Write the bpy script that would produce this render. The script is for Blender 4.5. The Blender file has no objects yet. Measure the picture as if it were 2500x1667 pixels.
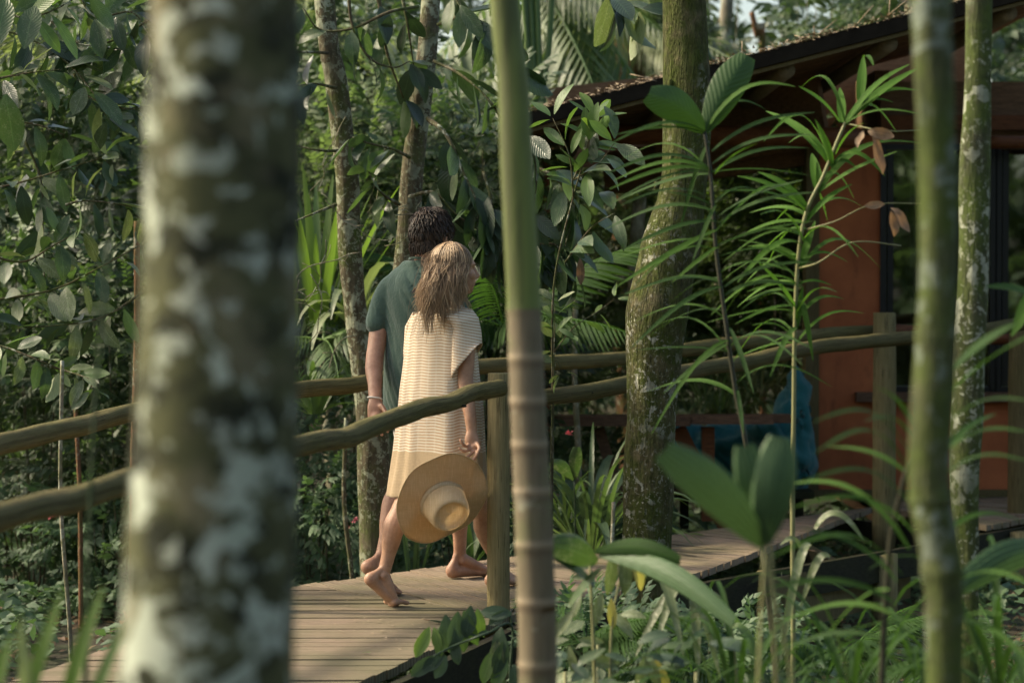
import bpy, math, random
import numpy as np
from mathutils import Vector, Matrix, noise as mnoise

random.seed(7)
rng = np.random.default_rng(11)
sc = bpy.context.scene
COL = sc.collection

# ------------------------------------------------------------------ camera
F = 85.0 / 36.0 * 2500.0            # focal length in photograph pixels
H = 1.97                            # eye height above the ground
PITCH = math.atan(133.5 / F)
DECK = 0.50
cam_d = bpy.data.cameras.new('camera')
cam = bpy.data.objects.new('camera', cam_d); COL.objects.link(cam)
cam.location = (0, 0, H)
cam.rotation_euler = (math.radians(90) - PITCH, 0, 0)
cam_d.lens = 85; cam_d.sensor_width = 36
cam_d.clip_start = 0.1; cam_d.clip_end = 400
cam_d.dof.use_dof = True
cam_d.dof.focus_distance = 11.1
cam_d.dof.aperture_fstop = 2.5
sc.camera = cam

# ------------------------------------------------------------------ world, sun, exposure
SUN_EL, SUN_AZ = math.radians(40), math.radians(-79)      # azimuth from +Y, negative = left
w = bpy.data.worlds.new('World'); sc.world = w; w.use_nodes = True
wn = w.node_tree
sky = wn.nodes.new('ShaderNodeTexSky'); sky.sky_type = 'NISHITA'
sky.sun_disc = False; sky.sun_elevation = SUN_EL; sky.sun_rotation = SUN_AZ
sky.air_density = 1.0; sky.dust_density = 4.0; sky.ozone_density = 1.0
bg = wn.nodes['Background']; bg.inputs['Strength'].default_value = 0.135
wn.links.new(sky.outputs[0], bg.inputs[0])
sd = bpy.data.lights.new('sun', 'SUN'); sd.energy = 3.0; sd.angle = math.radians(5); sd.color = (1, .90, .74)
so = bpy.data.objects.new('sun', sd); COL.objects.link(so)
sun_dir = Vector((math.sin(SUN_AZ) * math.cos(SUN_EL), math.cos(SUN_AZ) * math.cos(SUN_EL), math.sin(SUN_EL)))
so.rotation_euler = sun_dir.to_track_quat('Z', 'Y').to_euler(); so.location = (-6, 8, 12)
sc.view_settings.view_transform = 'Standard'; sc.view_settings.look = 'None'
sc.view_settings.exposure = 1.15; sc.view_settings.gamma = 1.0
sc.view_settings.use_curve_mapping = False
sc.view_settings.use_white_balance = True; sc.view_settings.white_balance_temperature = 7150; sc.view_settings.white_balance_tint = 6
sc.cycles.max_bounces = 8; sc.cycles.diffuse_bounces = 4; sc.cycles.glossy_bounces = 3
sc.cycles.transmission_bounces = 4; sc.cycles.transparent_max_bounces = 6
sc.cycles.use_denoising = True
sc.cycles.sample_clamp_indirect = 6

# ------------------------------------------------------------------ helpers
def P(px, py, Y):
    """the point of the place seen at photograph position (px,py), Y metres away"""
    x = (px - 1250.0) / F; z = -(py - 833.5) / F
    c, s = math.cos(PITCH), math.sin(PITCH)
    dy, dz = c + z * s, z * c - s
    k = Y / dy
    return Vector((x * k, Y, H + dz * k))
def GP(px, py, h=DECK):
    """the point of the horizontal plane at height h seen at (px,py)"""
    x = (px - 1250.0) / F; z = -(py - 833.5) / F
    c, s = math.cos(PITCH), math.sin(PITCH)
    dy, dz = c + z * s, z * c - s
    k = (h - H) / dz
    return Vector((x * k, dy * k, h))
def V(*a): return Vector(a)

def catmull(pts, per=6):
    p = [np.array(q, float) for q in pts]
    if len(p) < 3:
        return [p[0] + (p[1] - p[0]) * t for t in np.linspace(0, 1, per + 1)]
    p = [2 * p[0] - p[1]] + p + [2 * p[-1] - p[-2]]
    out = []
    for i in range(1, len(p) - 2):
        a, b, c, d = p[i - 1], p[i], p[i + 1], p[i + 2]
        for k in range(per):
            t = k / per
            out.append(.5 * ((2 * b) + (-a + c) * t + (2 * a - 5 * b + 4 * c - d) * t * t + (-a + 3 * b - 3 * c + d) * t ** 3))
    out.append(p[-2])
    return out

class Geo:
    def __init__(s): s.v = []; s.f = []; s.uv = []; s.mi = []; s.cur = 0
    def add(s, vs, fs, uvs=None):
        o = len(s.v)
        s.v += [tuple(q) for q in vs]
        s.f += [tuple(i + o for i in f) for f in fs]
        s.uv += list(uvs) if uvs is not None else [(0, 0)] * len(vs)
        s.mi += [s.cur] * len(fs)
        return s
    def tube(s, pts, rad, n=8, caps=True, side=None, wob=0, seed=0):
        pts = [np.array(p, float) for p in pts]
        m = len(pts); vs = []; uvs = []; fs = []
        if not hasattr(rad, '__len__'): rad = [rad] * m
        a = None; L = 0
        for i, p in enumerate(pts):
            t = pts[min(i + 1, m - 1)] - pts[max(i - 1, 0)]
            t /= (np.linalg.norm(t) + 1e-9)
            if a is None or side is not None:
                a = np.array(side if side is not None else ((1, 0, 0) if abs(t[0]) < .8 else (0, 1, 0)), float)
            a = a - t * np.dot(a, t); a /= (np.linalg.norm(a) + 1e-9)
            b = np.cross(t, a)
            r = rad[i]
            ra, rb = r if hasattr(r, '__len__') else (r, r)
            if i: L += np.linalg.norm(p - pts[i - 1])
            for k in range(n):
                th = 2 * math.pi * k / n
                c_, s_ = math.cos(th), math.sin(th)
                q = 1.0
                if wob: q += wob * (mnoise.noise(Vector((c_ * 1.2 + seed, s_ * 1.2, L * 3.5))) * 2 + mnoise.noise(Vector((c_ * 5 + seed, s_ * 5, L * 9))) * .5)
                vs.append(p + a * ra * c_ * q + b * rb * s_ * q); uvs.append((k / n, L))
        for i in range(m - 1):
            for k in range(n):
                k2 = (k + 1) % n
                fs.append((i * n + k, i * n + k2, (i + 1) * n + k2, (i + 1) * n + k))
        if caps:
            fs.append(tuple(range(n - 1, -1, -1))); fs.append(tuple((m - 1) * n + k for k in range(n)))
        return s.add(vs, fs, uvs)
    def ell(s, c, r, ax=None, n=14, m=9):
        c = np.array(c, float); r = (r, r, r) if not hasattr(r, '__len__') else r
        A = np.eye(3) if ax is None else np.array(ax, float)      # rows: axes
        vs = []; fs = []
        for i in range(m + 1):
            ph = math.pi * i / m
            for k in range(n):
                th = 2 * math.pi * k / n
                l = (math.sin(ph) * math.cos(th) * r[0], math.sin(ph) * math.sin(th) * r[1], math.cos(ph) * r[2])
                vs.append(c + l[0] * A[0] + l[1] * A[1] + l[2] * A[2])
        for i in range(m):
            for k in range(n):
                k2 = (k + 1) % n
                fs.append((i * n + k, (i + 1) * n + k, (i + 1) * n + k2, i * n + k2))
        return s.add(vs, fs)
    def box(s, c, d, rz=0, ax=None):
        c = np.array(c, float); h = np.array(d, float) / 2
        if ax is None:
            ax = np.array([[math.cos(rz), math.sin(rz), 0], [-math.sin(rz), math.cos(rz), 0], [0, 0, 1]])
        vs = [c + x * h[0] * ax[0] + y * h[1] * ax[1] + z * h[2] * ax[2] for x in (-1, 1) for y in (-1, 1) for z in (-1, 1)]
        fs = [(0, 1, 3, 2), (4, 6, 7, 5), (0, 4, 5, 1), (2, 3, 7, 6), (0, 2, 6, 4), (1, 5, 7, 3)]
        return s.add(vs, fs)
    def bar(s, a, b, w_, h_):
        """squared timber from a to b, w_ wide and h_ high"""
        a = np.array(a, float); b = np.array(b, float); t = b - a; L = np.linalg.norm(t); t /= L
        up = np.array((0, 0, 1.)) if abs(t[2]) < .95 else np.array((0, 1., 0))
        x = np.cross(t, up); x /= np.linalg.norm(x); z = np.cross(x, t)
        return s.box((a + b) / 2, (w_, L, h_), ax=np.array([x, t, z]))
    def strap(s, pts, wid, up=(0, 0, 1), fold=.25, prof=None):
        """a blade along pts; three verts a row"""
        pts = [np.array(p, float) for p in pts]; m = len(pts); vs = []; uvs = []; fs = []
        up = np.array(up, float)
        for i, p in enumerate(pts):
            t = pts[min(i + 1, m - 1)] - pts[max(i - 1, 0)]; t /= (np.linalg.norm(t) + 1e-9)
            x = np.cross(t, up); nx = np.linalg.norm(x)
            x = x / nx if nx > 1e-4 else np.array((1., 0, 0))
            z = np.cross(x, t)
            u = i / (m - 1)
            ww = wid * (prof(u) if prof else max(.04, math.sin(math.pi * min(1, (u * .92 + .06)) ** .8) ** .7))
            vs += [p - x * ww + z * ww * fold, p, p + x * ww + z * ww * fold]
            uvs += [(0, u), (.5, u), (1, u)]
        for i in range(m - 1):
            o = i * 3
            fs += [(o, o + 1, o + 4, o + 3), (o + 1, o + 2, o + 5, o + 4)]
        return s.add(vs, fs, uvs)
    def mesh(s, name, mats, smooth=True):
        me = bpy.data.meshes.new(name)
        me.from_pydata([tuple(map(float, q)) for q in s.v], [], s.f)
        if not hasattr(mats, '__len__'): mats = [mats]
        for m in mats: me.materials.append(m)
        uvl = me.uv_layers.new(name='UVMap')
        li = np.empty(len(me.loops), np.int32); me.loops.foreach_get('vertex_index', li)
        uvl.data.foreach_set('uv', np.array(s.uv, np.float32)[li].ravel())
        if len(mats) > 1: me.polygons.foreach_set('material_index', np.array(s.mi, np.int32))
        if smooth: me.polygons.foreach_set('use_smooth', np.ones(len(me.polygons), bool))
        me.update()
        return me

def link(o, parent=None):
    COL.objects.link(o)
    if parent is not None: o.parent = parent
    return o
def tag(o, label=None, cat=None, group=None, kind=None):
    if label: o['label'] = label
    if cat: o['category'] = cat
    if group: o['group'] = group
    if kind: o['kind'] = kind
    return o
def thing(name, loc, label, cat, group=None):
    o = bpy.data.objects.new(name, None); COL.objects.link(o); o.location = Vector(loc)
    o.empty_display_size = .1
    return tag(o, label, cat, group)
def root_of(p):
    while p.parent: p = p.parent
    return p
def part(name, geo, mat, parent=None, smooth=True, kind=None, label=None):
    """geometry in place coordinates becomes ONE object (child of parent)"""
    me = geo if isinstance(geo, bpy.types.Mesh) else None
    off = Vector((0, 0, 0))
    if parent is not None:
        q = parent
        while q is not None: off += q.location; q = q.parent
    if me is None:
        g = geo
        if off.length: g.v = [(a - off[0], b - off[1], c - off[2]) for a, b, c in g.v]
        me = g.mesh(name, mat, smooth)
    o = bpy.data.objects.new(name, me); link(o, parent)
    if kind: o['kind'] = kind
    if label: o['label'] = label
    return o
def inst(name, me, parent, M):
    """copy of a shared mesh at world matrix M"""
    o = bpy.data.objects.new(name, me); link(o, parent)
    off = Vector((0, 0, 0)); q = parent
    while q is not None: off += q.location; q = q.parent
    o.matrix_basis = Matrix.Translation(-off) @ M
    return o
def frame(pos, d, up, sx=1., sy=None, roll=0):
    d = Vector(d).normalized(); up = Vector(up)
    x = d.cross(up)
    if x.length < 1e-4: x = Vector((1, 0, 0))
    x.normalize(); z = x.cross(d)
    R = Matrix((x, d, z)).transposed().to_4x4()
    if roll: R = R @ Matrix.Rotation(roll, 4, 'Y')
    sy = sy or sx
    return Matrix.Translation(Vector(pos)) @ R @ Matrix.Diagonal((sx, sy, sx, 1))

# ------------------------------------------------------------------ materials
class NT:
    def __init__(s, name):
        s.m = bpy.data.materials.new(name); s.m.use_nodes = True; s.t = s.m.node_tree
        s.b = s.t.nodes['Principled BSDF']; s.out = s.t.nodes['Material Output']
    def n(s, typ, ins=None, **pr):
        nd = s.t.nodes.new('ShaderNode' + typ)
        for k, v in pr.items(): setattr(nd, k, v)
        for k, v in (ins or {}).items(): s.set(nd.inputs[k], v)
        return nd
    def set(s, sock, v):
        if isinstance(v, bpy.types.NodeSocket): s.t.links.new(v, sock)
        else:
            if sock.type == 'RGBA' and len(v) == 3: v = (*v, 1)
            sock.default_value = v
    def P(s, **k):
        for a, v in k.items(): s.set(s.b.inputs[a.replace('_', ' ')], v)
    def co(s, kind='Object', scale=None):
        o = s.n('TexCoord').outputs[kind]
        if scale is not None: o = s.n('Mapping', {'Vector': o, 'Scale': scale}).outputs[0]
        return o
    def noise(s, scale, vec=None, detail=4, rough=.6, dist=0):
        d = {'Scale': scale, 'Detail': detail, 'Roughness': rough, 'Distortion': dist}
        if vec is not None: d['Vector'] = vec
        return s.n('TexNoise', d).outputs[0]
    def vor(s, scale, vec=None, feature='F1', out='Distance', rnd=1):
        d = {'Scale': scale, 'Randomness': rnd}
        if vec is not None: d['Vector'] = vec
        return s.n('TexVoronoi', d, feature=feature).outputs[out]
    def ramp(s, fac, *st, interp='LINEAR'):
        nd = s.n('ValToRGB'); cr = nd.color_ramp; cr.interpolation = interp
        while len(cr.elements) < len(st): cr.elements.new(.5)
        for e, (p, c) in zip(cr.elements, st):
            e.position = p; e.color = (*c, 1) if hasattr(c, '__len__') else (c, c, c, 1)
        s.set(nd.inputs[0], fac); return nd.outputs[0]
    def mix(s, fac, a, b, mode='MIX'):
        nd = s.n('Mix', data_type='RGBA', blend_type=mode)
        s.set(nd.inputs[0], fac); s.set(nd.inputs[6], a); s.set(nd.inputs[7], b); return nd.outputs[2]
    def math(s, op, a, b=None, c=None):
        nd = s.n('Math', operation=op); s.set(nd.inputs[0], a)
        if b is not None: s.set(nd.inputs[1], b)
        if c is not None: s.set(nd.inputs[2], c)
        return nd.outputs[0]
    def bump(s, h, strength=.5, dist=.01):
        s.set(s.b.inputs['Normal'], s.n('Bump', {'Height': h, 'Strength': strength, 'Distance': dist}).outputs[0])

def leaf_mat(name, dark, light, rough=.38, transl=.28, tcol=None, spec=.5, back=None, spots=0, spotcol=(.4, .38, .25), vein=.35, pleat=0):
    t = NT(name)
    rnd = t.math('FRACT', t.math('ADD', t.n('ObjectInfo').outputs['Random'], t.n('NewGeometry').outputs['Random Per Island']))
    col = t.ramp(rnd, (0, dark), (.55, tuple((a + b) / 2 for a, b in zip(dark, light))), (1, light))
    ns = t.noise(9, t.co('Object'), 3)
    col = t.mix(.45, col, t.mix(ns, tuple(c * .55 for c in dark), tuple(c * 1.25 for c in light)))
    uv = t.n('SeparateXYZ', {0: t.co('UV')})
    ax = t.math('ABSOLUTE', t.math('SUBTRACT', uv.outputs[0], .5))
    rib = t.ramp(ax, (0, 1.), (.035, 0.))
    w_ = t.math('SINE', t.math('MULTIPLY', t.math('SUBTRACT', uv.outputs[1], t.math('MULTIPLY', ax, .5)), 75))
    col = t.mix(t.math('MULTIPLY', rib, vein), col, tuple(min(1, c * 2.6) for c in light))
    if spots:
        sp = t.ramp(t.noise(38, t.co('Object'), 5, .7), (.5, 0.), (.62, 1.))
        bl = t.ramp(t.noise(5, t.co('Object'), 2), (.4, 0.), (.65, 1.))
        col = t.mix(t.math('MULTIPLY', t.math('MULTIPLY', sp, bl), spots), col, spotcol)
    if pleat: col = t.mix(t.ramp(t.math('SINE', t.math('MULTIPLY', uv.outputs[0], 2 * math.pi * 6)), (.35, .0), (.95, .75)), col, tuple(c * 2.2 for c in light))
    bf = t.n('NewGeometry').outputs['Backfacing']
    col2 = t.mix(bf, col, back if back else t.mix(.55, col, tuple(c * 1.5 for c in light)))
    t.P(Base_Color=col2, Roughness=t.math('ADD', t.math('MULTIPLY', ns, .22), rough - .1), Specular_IOR_Level=spec)
    t.bump(t.math('ADD', t.math('MULTIPLY', w_, .35), t.math('MULTIPLY', t.noise(14, t.co('Object'), 2), 1.2)), .35, .004)
    tc = t.mix(.4, col, tcol or (light[0] * 2.2, light[1] * 2.6, light[2] * .9), 'MIX')
    tr = t.n('BsdfTranslucent', {'Color': tc})
    mx = t.n('MixShader', {0: transl, 1: t.b.outputs[0], 2: tr.outputs[0]})
    t.t.links.new(mx.outputs[0], t.out.inputs[0])
    return t.m

MAT = {}
MAT['leaf_dark'] = leaf_mat('leaf_dark', (.010, .025, .013), (.034, .062, .026), .33, .2, spec=.5)
MAT['leaf_mid'] = leaf_mat('leaf_mid', (.020, .046, .018), (.066, .115, .038), .40, .26, spots=.4)
MAT['leaf_fresh'] = leaf_mat('leaf_fresh', (.040, .085, .022), (.10, .17, .045), .42, .3)
MAT['leaf_lime'] = leaf_mat('leaf_lime', (.06, .12, .022), (.15, .23, .05), .45, .35)
MAT['leaf_spotted'] = leaf_mat('leaf_spotted', (.05, .075, .03), (.16, .2, .085), .4, .25, spots=.9, spotcol=(.42, .42, .3))
MAT['leaf_blue'] = leaf_mat('leaf_blue', (.022, .046, .026), (.066, .105, .062), .42, .2, spec=.35)
MAT['leaf_palm'] = leaf_mat('leaf_palm', (.03, .065, .022), (.095, .15, .055), .40, .3)
MAT['leaf_lobe'] = leaf_mat('leaf_lobe', (.022, .052, .02), (.055, .10, .042), .5, .16, spec=.3, vein=.1, pleat=1)
MAT['leaf_near'] = leaf_mat('leaf_near', (.016, .042, .012), (.042, .09, .022), .62, .3, spec=.12, back=(.04, .07, .022))
MAT['leaf_nearb'] = leaf_mat('leaf_nearb', (.03, .075, .014), (.065, .135, .026), .62, .35, spec=.12)
MAT['leaf_light'] = leaf_mat('leaf_light', (.045, .08, .034), (.15, .205, .095), .5, .35, spec=.3, vein=0)
MAT['leaf_bamboo'] = leaf_mat('leaf_bamboo', (.045, .11, .018), (.085, .18, .03), .62, .35, spec=.14)
MAT['leaf_lobe2'] = leaf_mat('leaf_lobe_smooth', (.016, .044, .012), (.04, .088, .02), .5, .15, spec=.3, vein=.1)
MAT['leaf_pale'] = leaf_mat('leaf_pale', (.09, .125, .06), (.23, .265, .145), .42, .32)
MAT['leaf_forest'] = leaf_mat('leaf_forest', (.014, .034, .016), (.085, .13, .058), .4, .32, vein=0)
MAT['leaf_cover'] = leaf_mat('leaf_cover', (.035, .078, .035), (.10, .165, .08), .5, .25, vein=0)
MAT['leaf_dry'] = leaf_mat('leaf_dry', (.12, .07, .04), (.30, .20, .12), .6, .25, tcol=(.5, .25, .08))
MAT['leaf_yellow'] = leaf_mat('leaf_yellow', (.3, .26, .05), (.5, .42, .12), .5, .3)

def bark(name, c0, c1, lichen=(.42, .44, .34), moss=(.06, .085, .018), la=.5, ma=.5, ls=22, sc_=(1, 1, .35), bump=.6, bd=.012):
    t = NT(name); ob = t.co('Object'); st = t.co('Object', sc_)
    n1 = t.noise(28, st, 6, .7); n2 = t.noise(5, ob, 3)
    col = t.mix(t.ramp(n1, (.35, 0.), (.65, 1.)), c0, c1)
    mo = t.math('MULTIPLY', t.ramp(t.noise(7, ob, 5, .7), (.52 - .25 * ma, 0.), (.7 - .2 * ma, 1.)), t.ramp(n1, (.3, .5), (.6, 1.)))
    col = t.mix(mo, col, t.mix(t.noise(60, ob, 3), tuple(c * .45 for c in moss), tuple(c * 1.6 for c in moss)))
    lo = t.noise(ls * .55, ob, 5, .62, .4)
    l1 = t.ramp(lo, (.60 - .10 * la, 0.), (.615 - .10 * la, 1.))
    l2 = t.math('MULTIPLY', t.ramp(t.noise(ls * 2.4, ob, 3, .6, .6), (.60 - .05 * la, 0.), (.63 - .05 * la, 1.)), .75)
    lf = t.math('MULTIPLY', t.math('MAXIMUM', l1, l2), t.ramp(t.noise(2.2, ob, 3), (.50 - .22 * la, 0.), (.62 - .2 * la, .95)))
    col = t.mix(lf, col, t.mix(t.ramp(t.noise(34, ob, 5, .7), (.3, 0.), (.7, 1.)), tuple(c * .45 for c in lichen), lichen))
    t.P(Base_Color=col, Roughness=.9, Specular_IOR_Level=.2)
    cr = t.ramp(t.noise(18, t.co('Object', (1, 1, .18)), 5, .75), (.35, 0.), (.6, 1.))
    t.bump(t.math('ADD', cr, t.math('MULTIPLY', n1, .6)), bump, bd)
    return t.m
MAT['bark_moss'] = bark('mossy_bark', (.035, .03, .016), (.21, .175, .095), la=.22, ma=.8, ls=26, lichen=(.5, .5, .4), moss=(.058, .078, .012), bump=1.0, bd=.035)
MAT['bark_thin'] = bark('grey_brown_bark', (.05, .042, .025), (.125, .105, .065), la=.6, ma=.2, ls=20, lichen=(.34, .36, .25))
MAT['bark_right'] = bark('lichen_bark', (.025, .027, .016), (.09, .09, .048), la=.4, ma=.7, ls=22)
MAT['bark_near'] = bark('green_lichen_bark', (.026, .032, .017), (.10, .10, .055), la=.42, ma=.7, ls=10, lichen=(.22, .26, .21))
MAT['bark_far'] = bark('pale_bark', (.12, .105, .08), (.32, .28, .2), la=.5, ma=.3, ls=12)
MAT['bark_red'] = bark('red_bark', (.10, .045, .022), (.22, .11, .06), la=.1, ma=.2)
MAT['twig'] = bark('twig_bark', (.05, .04, .022), (.13, .11, .065), la=.3, ma=.3)

def big_bark():
    t = NT('blotched_palm_bark'); ob = t.co('Object')
    wv = t.mix(.10, ob, t.n('TexNoise', {'Scale': 9.0, 'Vector': ob}).outputs[1])
    a = t.noise(13, ob, 5, .62)
    col = t.mix(t.ramp(a, (.40, 0.), (.56, 1.)), (.018, .021, .012), (.075, .078, .036))
    col = t.mix(t.ramp(t.noise(8, t.co('Object', (1, 1, .8)), 4), (.52, 0.), (.62, .75)), col, (.17, .15, .09))
    l1 = t.ramp(t.math('SUBTRACT', t.noise(11.5, wv, 4, .55), t.math('MULTIPLY', t.n('SeparateXYZ', {0: t.n('NewGeometry').outputs['Position']}).outputs[2], .035)), (.52, 0.), (.555, 1.))
    l2 = t.ramp(t.noise(25, wv, 3, .55), (.565, 0.), (.62, 1.))
    lc = t.mix(t.noise(6, ob, 2), (.27, .32, .23), (.46, .48, .42))
    col = t.mix(t.math('MAXIMUM', l1, t.math('MULTIPLY', l2, .7)), col, lc)
    t.P(Base_Color=col, Roughness=.9, Specular_IOR_Level=.2)
    t.bump(t.noise(60, ob, 5), .5, .006)
    return t.m
MAT['bark_big'] = big_bark()

def wood(name, c0, c1, axis_scale=(1, 1, 12), rough=.75, bump=.4, grain=10, green=0., crack=.5, uv=False):
    t = NT(name); st = t.co('UV', (13, 1.3, 1)) if uv else t.co('Object', axis_scale); ob = t.co('Object')
    n1 = t.noise(grain, st, 6, .7)
    col = t.mix(t.ramp(n1, (.3, 0.), (.7, 1.)), c0, c1)
    if green: col = t.mix(t.math('MULTIPLY', t.ramp(t.noise(3, ob, 4), (.35, 0.), (.65, 1.)), green), col, (.085, .10, .025))
    ck = t.ramp(t.noise(grain * 1.6, st, 3, .5), (.60, 0.), (.68, 1.))
    col = t.mix(t.math('MULTIPLY', ck, crack), col, tuple(c * .3 for c in c0))
    rr = t.n('ObjectInfo').outputs['Random']
    col = t.mix(t.math('MULTIPLY', rr, .35), col, tuple(c * .5 for c in c0))
    t.P(Base_Color=col, Roughness=rough, Specular_IOR_Level=.12)
    t.bump(n1, bump, .006)
    return t.m
MAT['rail'] = wood('weathered_log', (.055, .045, .02), (.235, .195, .085), (1.2, 6, 9), green=.35, bump=1.0, grain=3.2, crack=1., uv=True)
MAT['post'] = wood('treated_post_wood', (.17, .135, .065), (.36, .29, .15), (9, 9, .8), green=.35, grain=3.2, crack=1., bump=.8, uv=True)
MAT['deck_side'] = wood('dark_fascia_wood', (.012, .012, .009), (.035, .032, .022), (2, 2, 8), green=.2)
MAT['red_wood'] = wood('red_brown_timber', (.09, .032, .014), (.22, .085, .035), (1, 8, 8), rough=.5)
MAT['table_wood'] = wood('table_timber', (.06, .035, .022), (.17, .10, .065), (1.5, 8, 8), rough=.55)
MAT['roof_wood'] = wood('soffit_board', (.11, .062, .033), (.26, .15, .085), (1, 8, 8), rough=.7)
MAT['log_end'] = wood('sawn_log', (.12, .095, .06), (.24, .19, .12), (3, 3, 3))
MAT['corner_wood'] = wood('corner_timber', (.10, .075, .035), (.19, .15, .075), (9, 9, .8), green=.2)

def deck_mat(nm='deck_board', gv=.5):
    t = NT(nm); g = t.co('UV')        # u across the board (m), v along (m)
    uv = t.n('SeparateXYZ', {0: g})
    rr = t.n('ObjectInfo').outputs['Random']
    n1 = t.noise(7, t.n('Mapping', {'Vector': g, 'Scale': (9, 1, 1)}).outputs[0], 6, .7)
    col = t.mix(t.ramp(n1, (.3, 0.), (.7, 1.)), (.175, .12, .085), (.36, .275, .20))
    col = t.mix(t.math('MULTIPLY', rr, .4), col, (.17, .14, .085))
    pos = t.co('Object')
    gm = t.ramp(t.noise(1.1, t.n('NewGeometry').outputs['Position'], 5, .65), (.42, 0.), (.62, .7))
    col = t.mix(gm, col, (.12, .12, .06))
    gr = t.math('SINE', t.math('MULTIPLY', uv.outputs[0], 2 * math.pi / .0305))
    col = t.mix(t.math('MULTIPLY', t.ramp(gr, (0, 1.), (.35, 0.)), gv), col, (.045, .034, .022))
    st = t.ramp(t.noise(30, g, 4, .7), (.66, 0.), (.72, .7))
    col = t.mix(st, col, (.05, .04, .028))
    t.P(Base_Color=col, Roughness=.8, Specular_IOR_Level=.25)
    t.bump(t.math('ADD', t.math('MULTIPLY', gr, gv * 2), t.math('MULTIPLY', n1, .6)), .6, .003)
    return t.m
MAT['deck'] = deck_mat(); MAT['deck_far'] = deck_mat('deck_board_far', .12)

def simple(name, col, rough=.7, spec=.3, var=.25, scale=12, bump=.2, metal=0):
    t = NT(name); n_ = t.noise(scale, t.co('Object'), 5, .65)
    t.P(Base_Color=t.mix(n_, tuple(c * (1 - var) for c in col), tuple(min(1, c * (1 + var)) for c in col)), Roughness=rough, Specular_IOR_Level=spec, Metallic=metal)
    t.bump(n_, bump, .005)
    return t.m
MAT['black'] = simple('black_frame', (.012, .012, .012), .35)
MAT['gutter'] = simple('black_roof_edge', (.014, .012, .009), .95, spec=.08, var=.6, bump=.8)
MAT['debris'] = simple('dry_leaf_debris', (.26, .20, .13), .9, var=.6, scale=40)
MAT['white'] = simple('pale_cotton', (.6, .6, .55), .8)
def wall_mat():
    t = NT('terracotta_plaster'); ob = t.co('Object')
    col = t.mix(t.ramp(t.noise(2.2, ob, 5, .6), (.35, 0.), (.65, 1.)), (.30, .09, .038), (.45, .145, .06))
    col = t.mix(t.ramp(t.noise(9, t.co('Object', (1, 1, .3)), 5, .7), (.55, 0.), (.7, .5)), col, (.13, .05, .026))
    t.P(Base_Color=col, Roughness=.85, Specular_IOR_Level=.2); t.bump(t.noise(60, ob, 4), .25, .004)
    return t.m
MAT['wall'] = wall_mat()
def curtain_mat():
    t = NT('curtain_cloth')
    t.P(Base_Color=(.26, .235, .15), Roughness=.9)
    return t.m
MAT['curtain'] = curtain_mat()
def glass_mat():
    t = NT('window_glass')
    gl = t.n('BsdfGlossy', {'Color': (.75, .8, .78, 1), 'Roughness': .02})
    tr = t.n('BsdfTransparent', {'Color': (.75, .78, .75, 1)})
    mx = t.n('MixShader', {0: .24, 1: tr.outputs[0], 2: gl.outputs[0]})
    t.t.links.new(mx.outputs[0], t.out.inputs[0])
    return t.m
MAT['glass'] = glass_mat()
def cloth(name, col, col2, scale=5):
    t = NT(name); n_ = t.noise(scale, t.co('Object'), 4)
    t.P(Base_Color=t.mix(n_, col, col2), Roughness=.75, Specular_IOR_Level=.3, Sheen_Weight=.2)
    t.bump(t.math('ADD', t.noise(6, t.co('Object'), 4, .6, 1.), t.math('MULTIPLY', t.noise(300, t.co('Object'), 1), .05)), .5, .03)
    return t.m
MAT['teal'] = cloth('teal_canvas', (.007, .09, .10), (.011, .135, .15))
def ground_mat():
    t = NT('forest_soil'); p = t.co('Object')
    col = t.mix(t.noise(1.3, p, 6, .65), (.022, .018, .011), (.075, .06, .035))
    col = t.mix(t.ramp(t.noise(3.5, p, 5), (.45, 0.), (.6, .8)), col, (.035, .05, .016))
    t.P(Base_Color=col, Roughness=.95); t.bump(t.noise(25, p, 6), .8, .03)
    return t.m
MAT['ground'] = ground_mat()
# ------------------------------------------------------------------ ground
def ground_h(x, y):
    h = 0.05 * mnoise.noise(Vector((x * .5, y * .5, 0)))
    if y > 20: h += (min(y, 40) - 20) ** 1.25 * .09
    if x < -2.5 and y > 12: h += min(1.2, (-2.5 - x) * .10) * min(1, (y - 12) / 4)
    return h
def make_ground():
    g = Geo(); xs = np.concatenate([np.linspace(-70, -12, 12), np.linspace(-11, 11, 56), np.linspace(12, 70, 12)])
    ys = np.concatenate([np.linspace(-50, 2, 12), np.linspace(3, 30, 70), np.linspace(31, 110, 22)])
    vs = [(x, y, ground_h(x, y)) for y in ys for x in xs]; nx = len(xs)
    fs = [(j * nx + i, j * nx + i + 1, (j + 1) * nx + i + 1, (j + 1) * nx + i) for j in range(len(ys) - 1) for i in range(nx - 1)]
    g.add(vs, fs)
    o = part('ground', g, MAT['ground']); o['kind'] = 'structure'; return o
make_ground()

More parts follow.
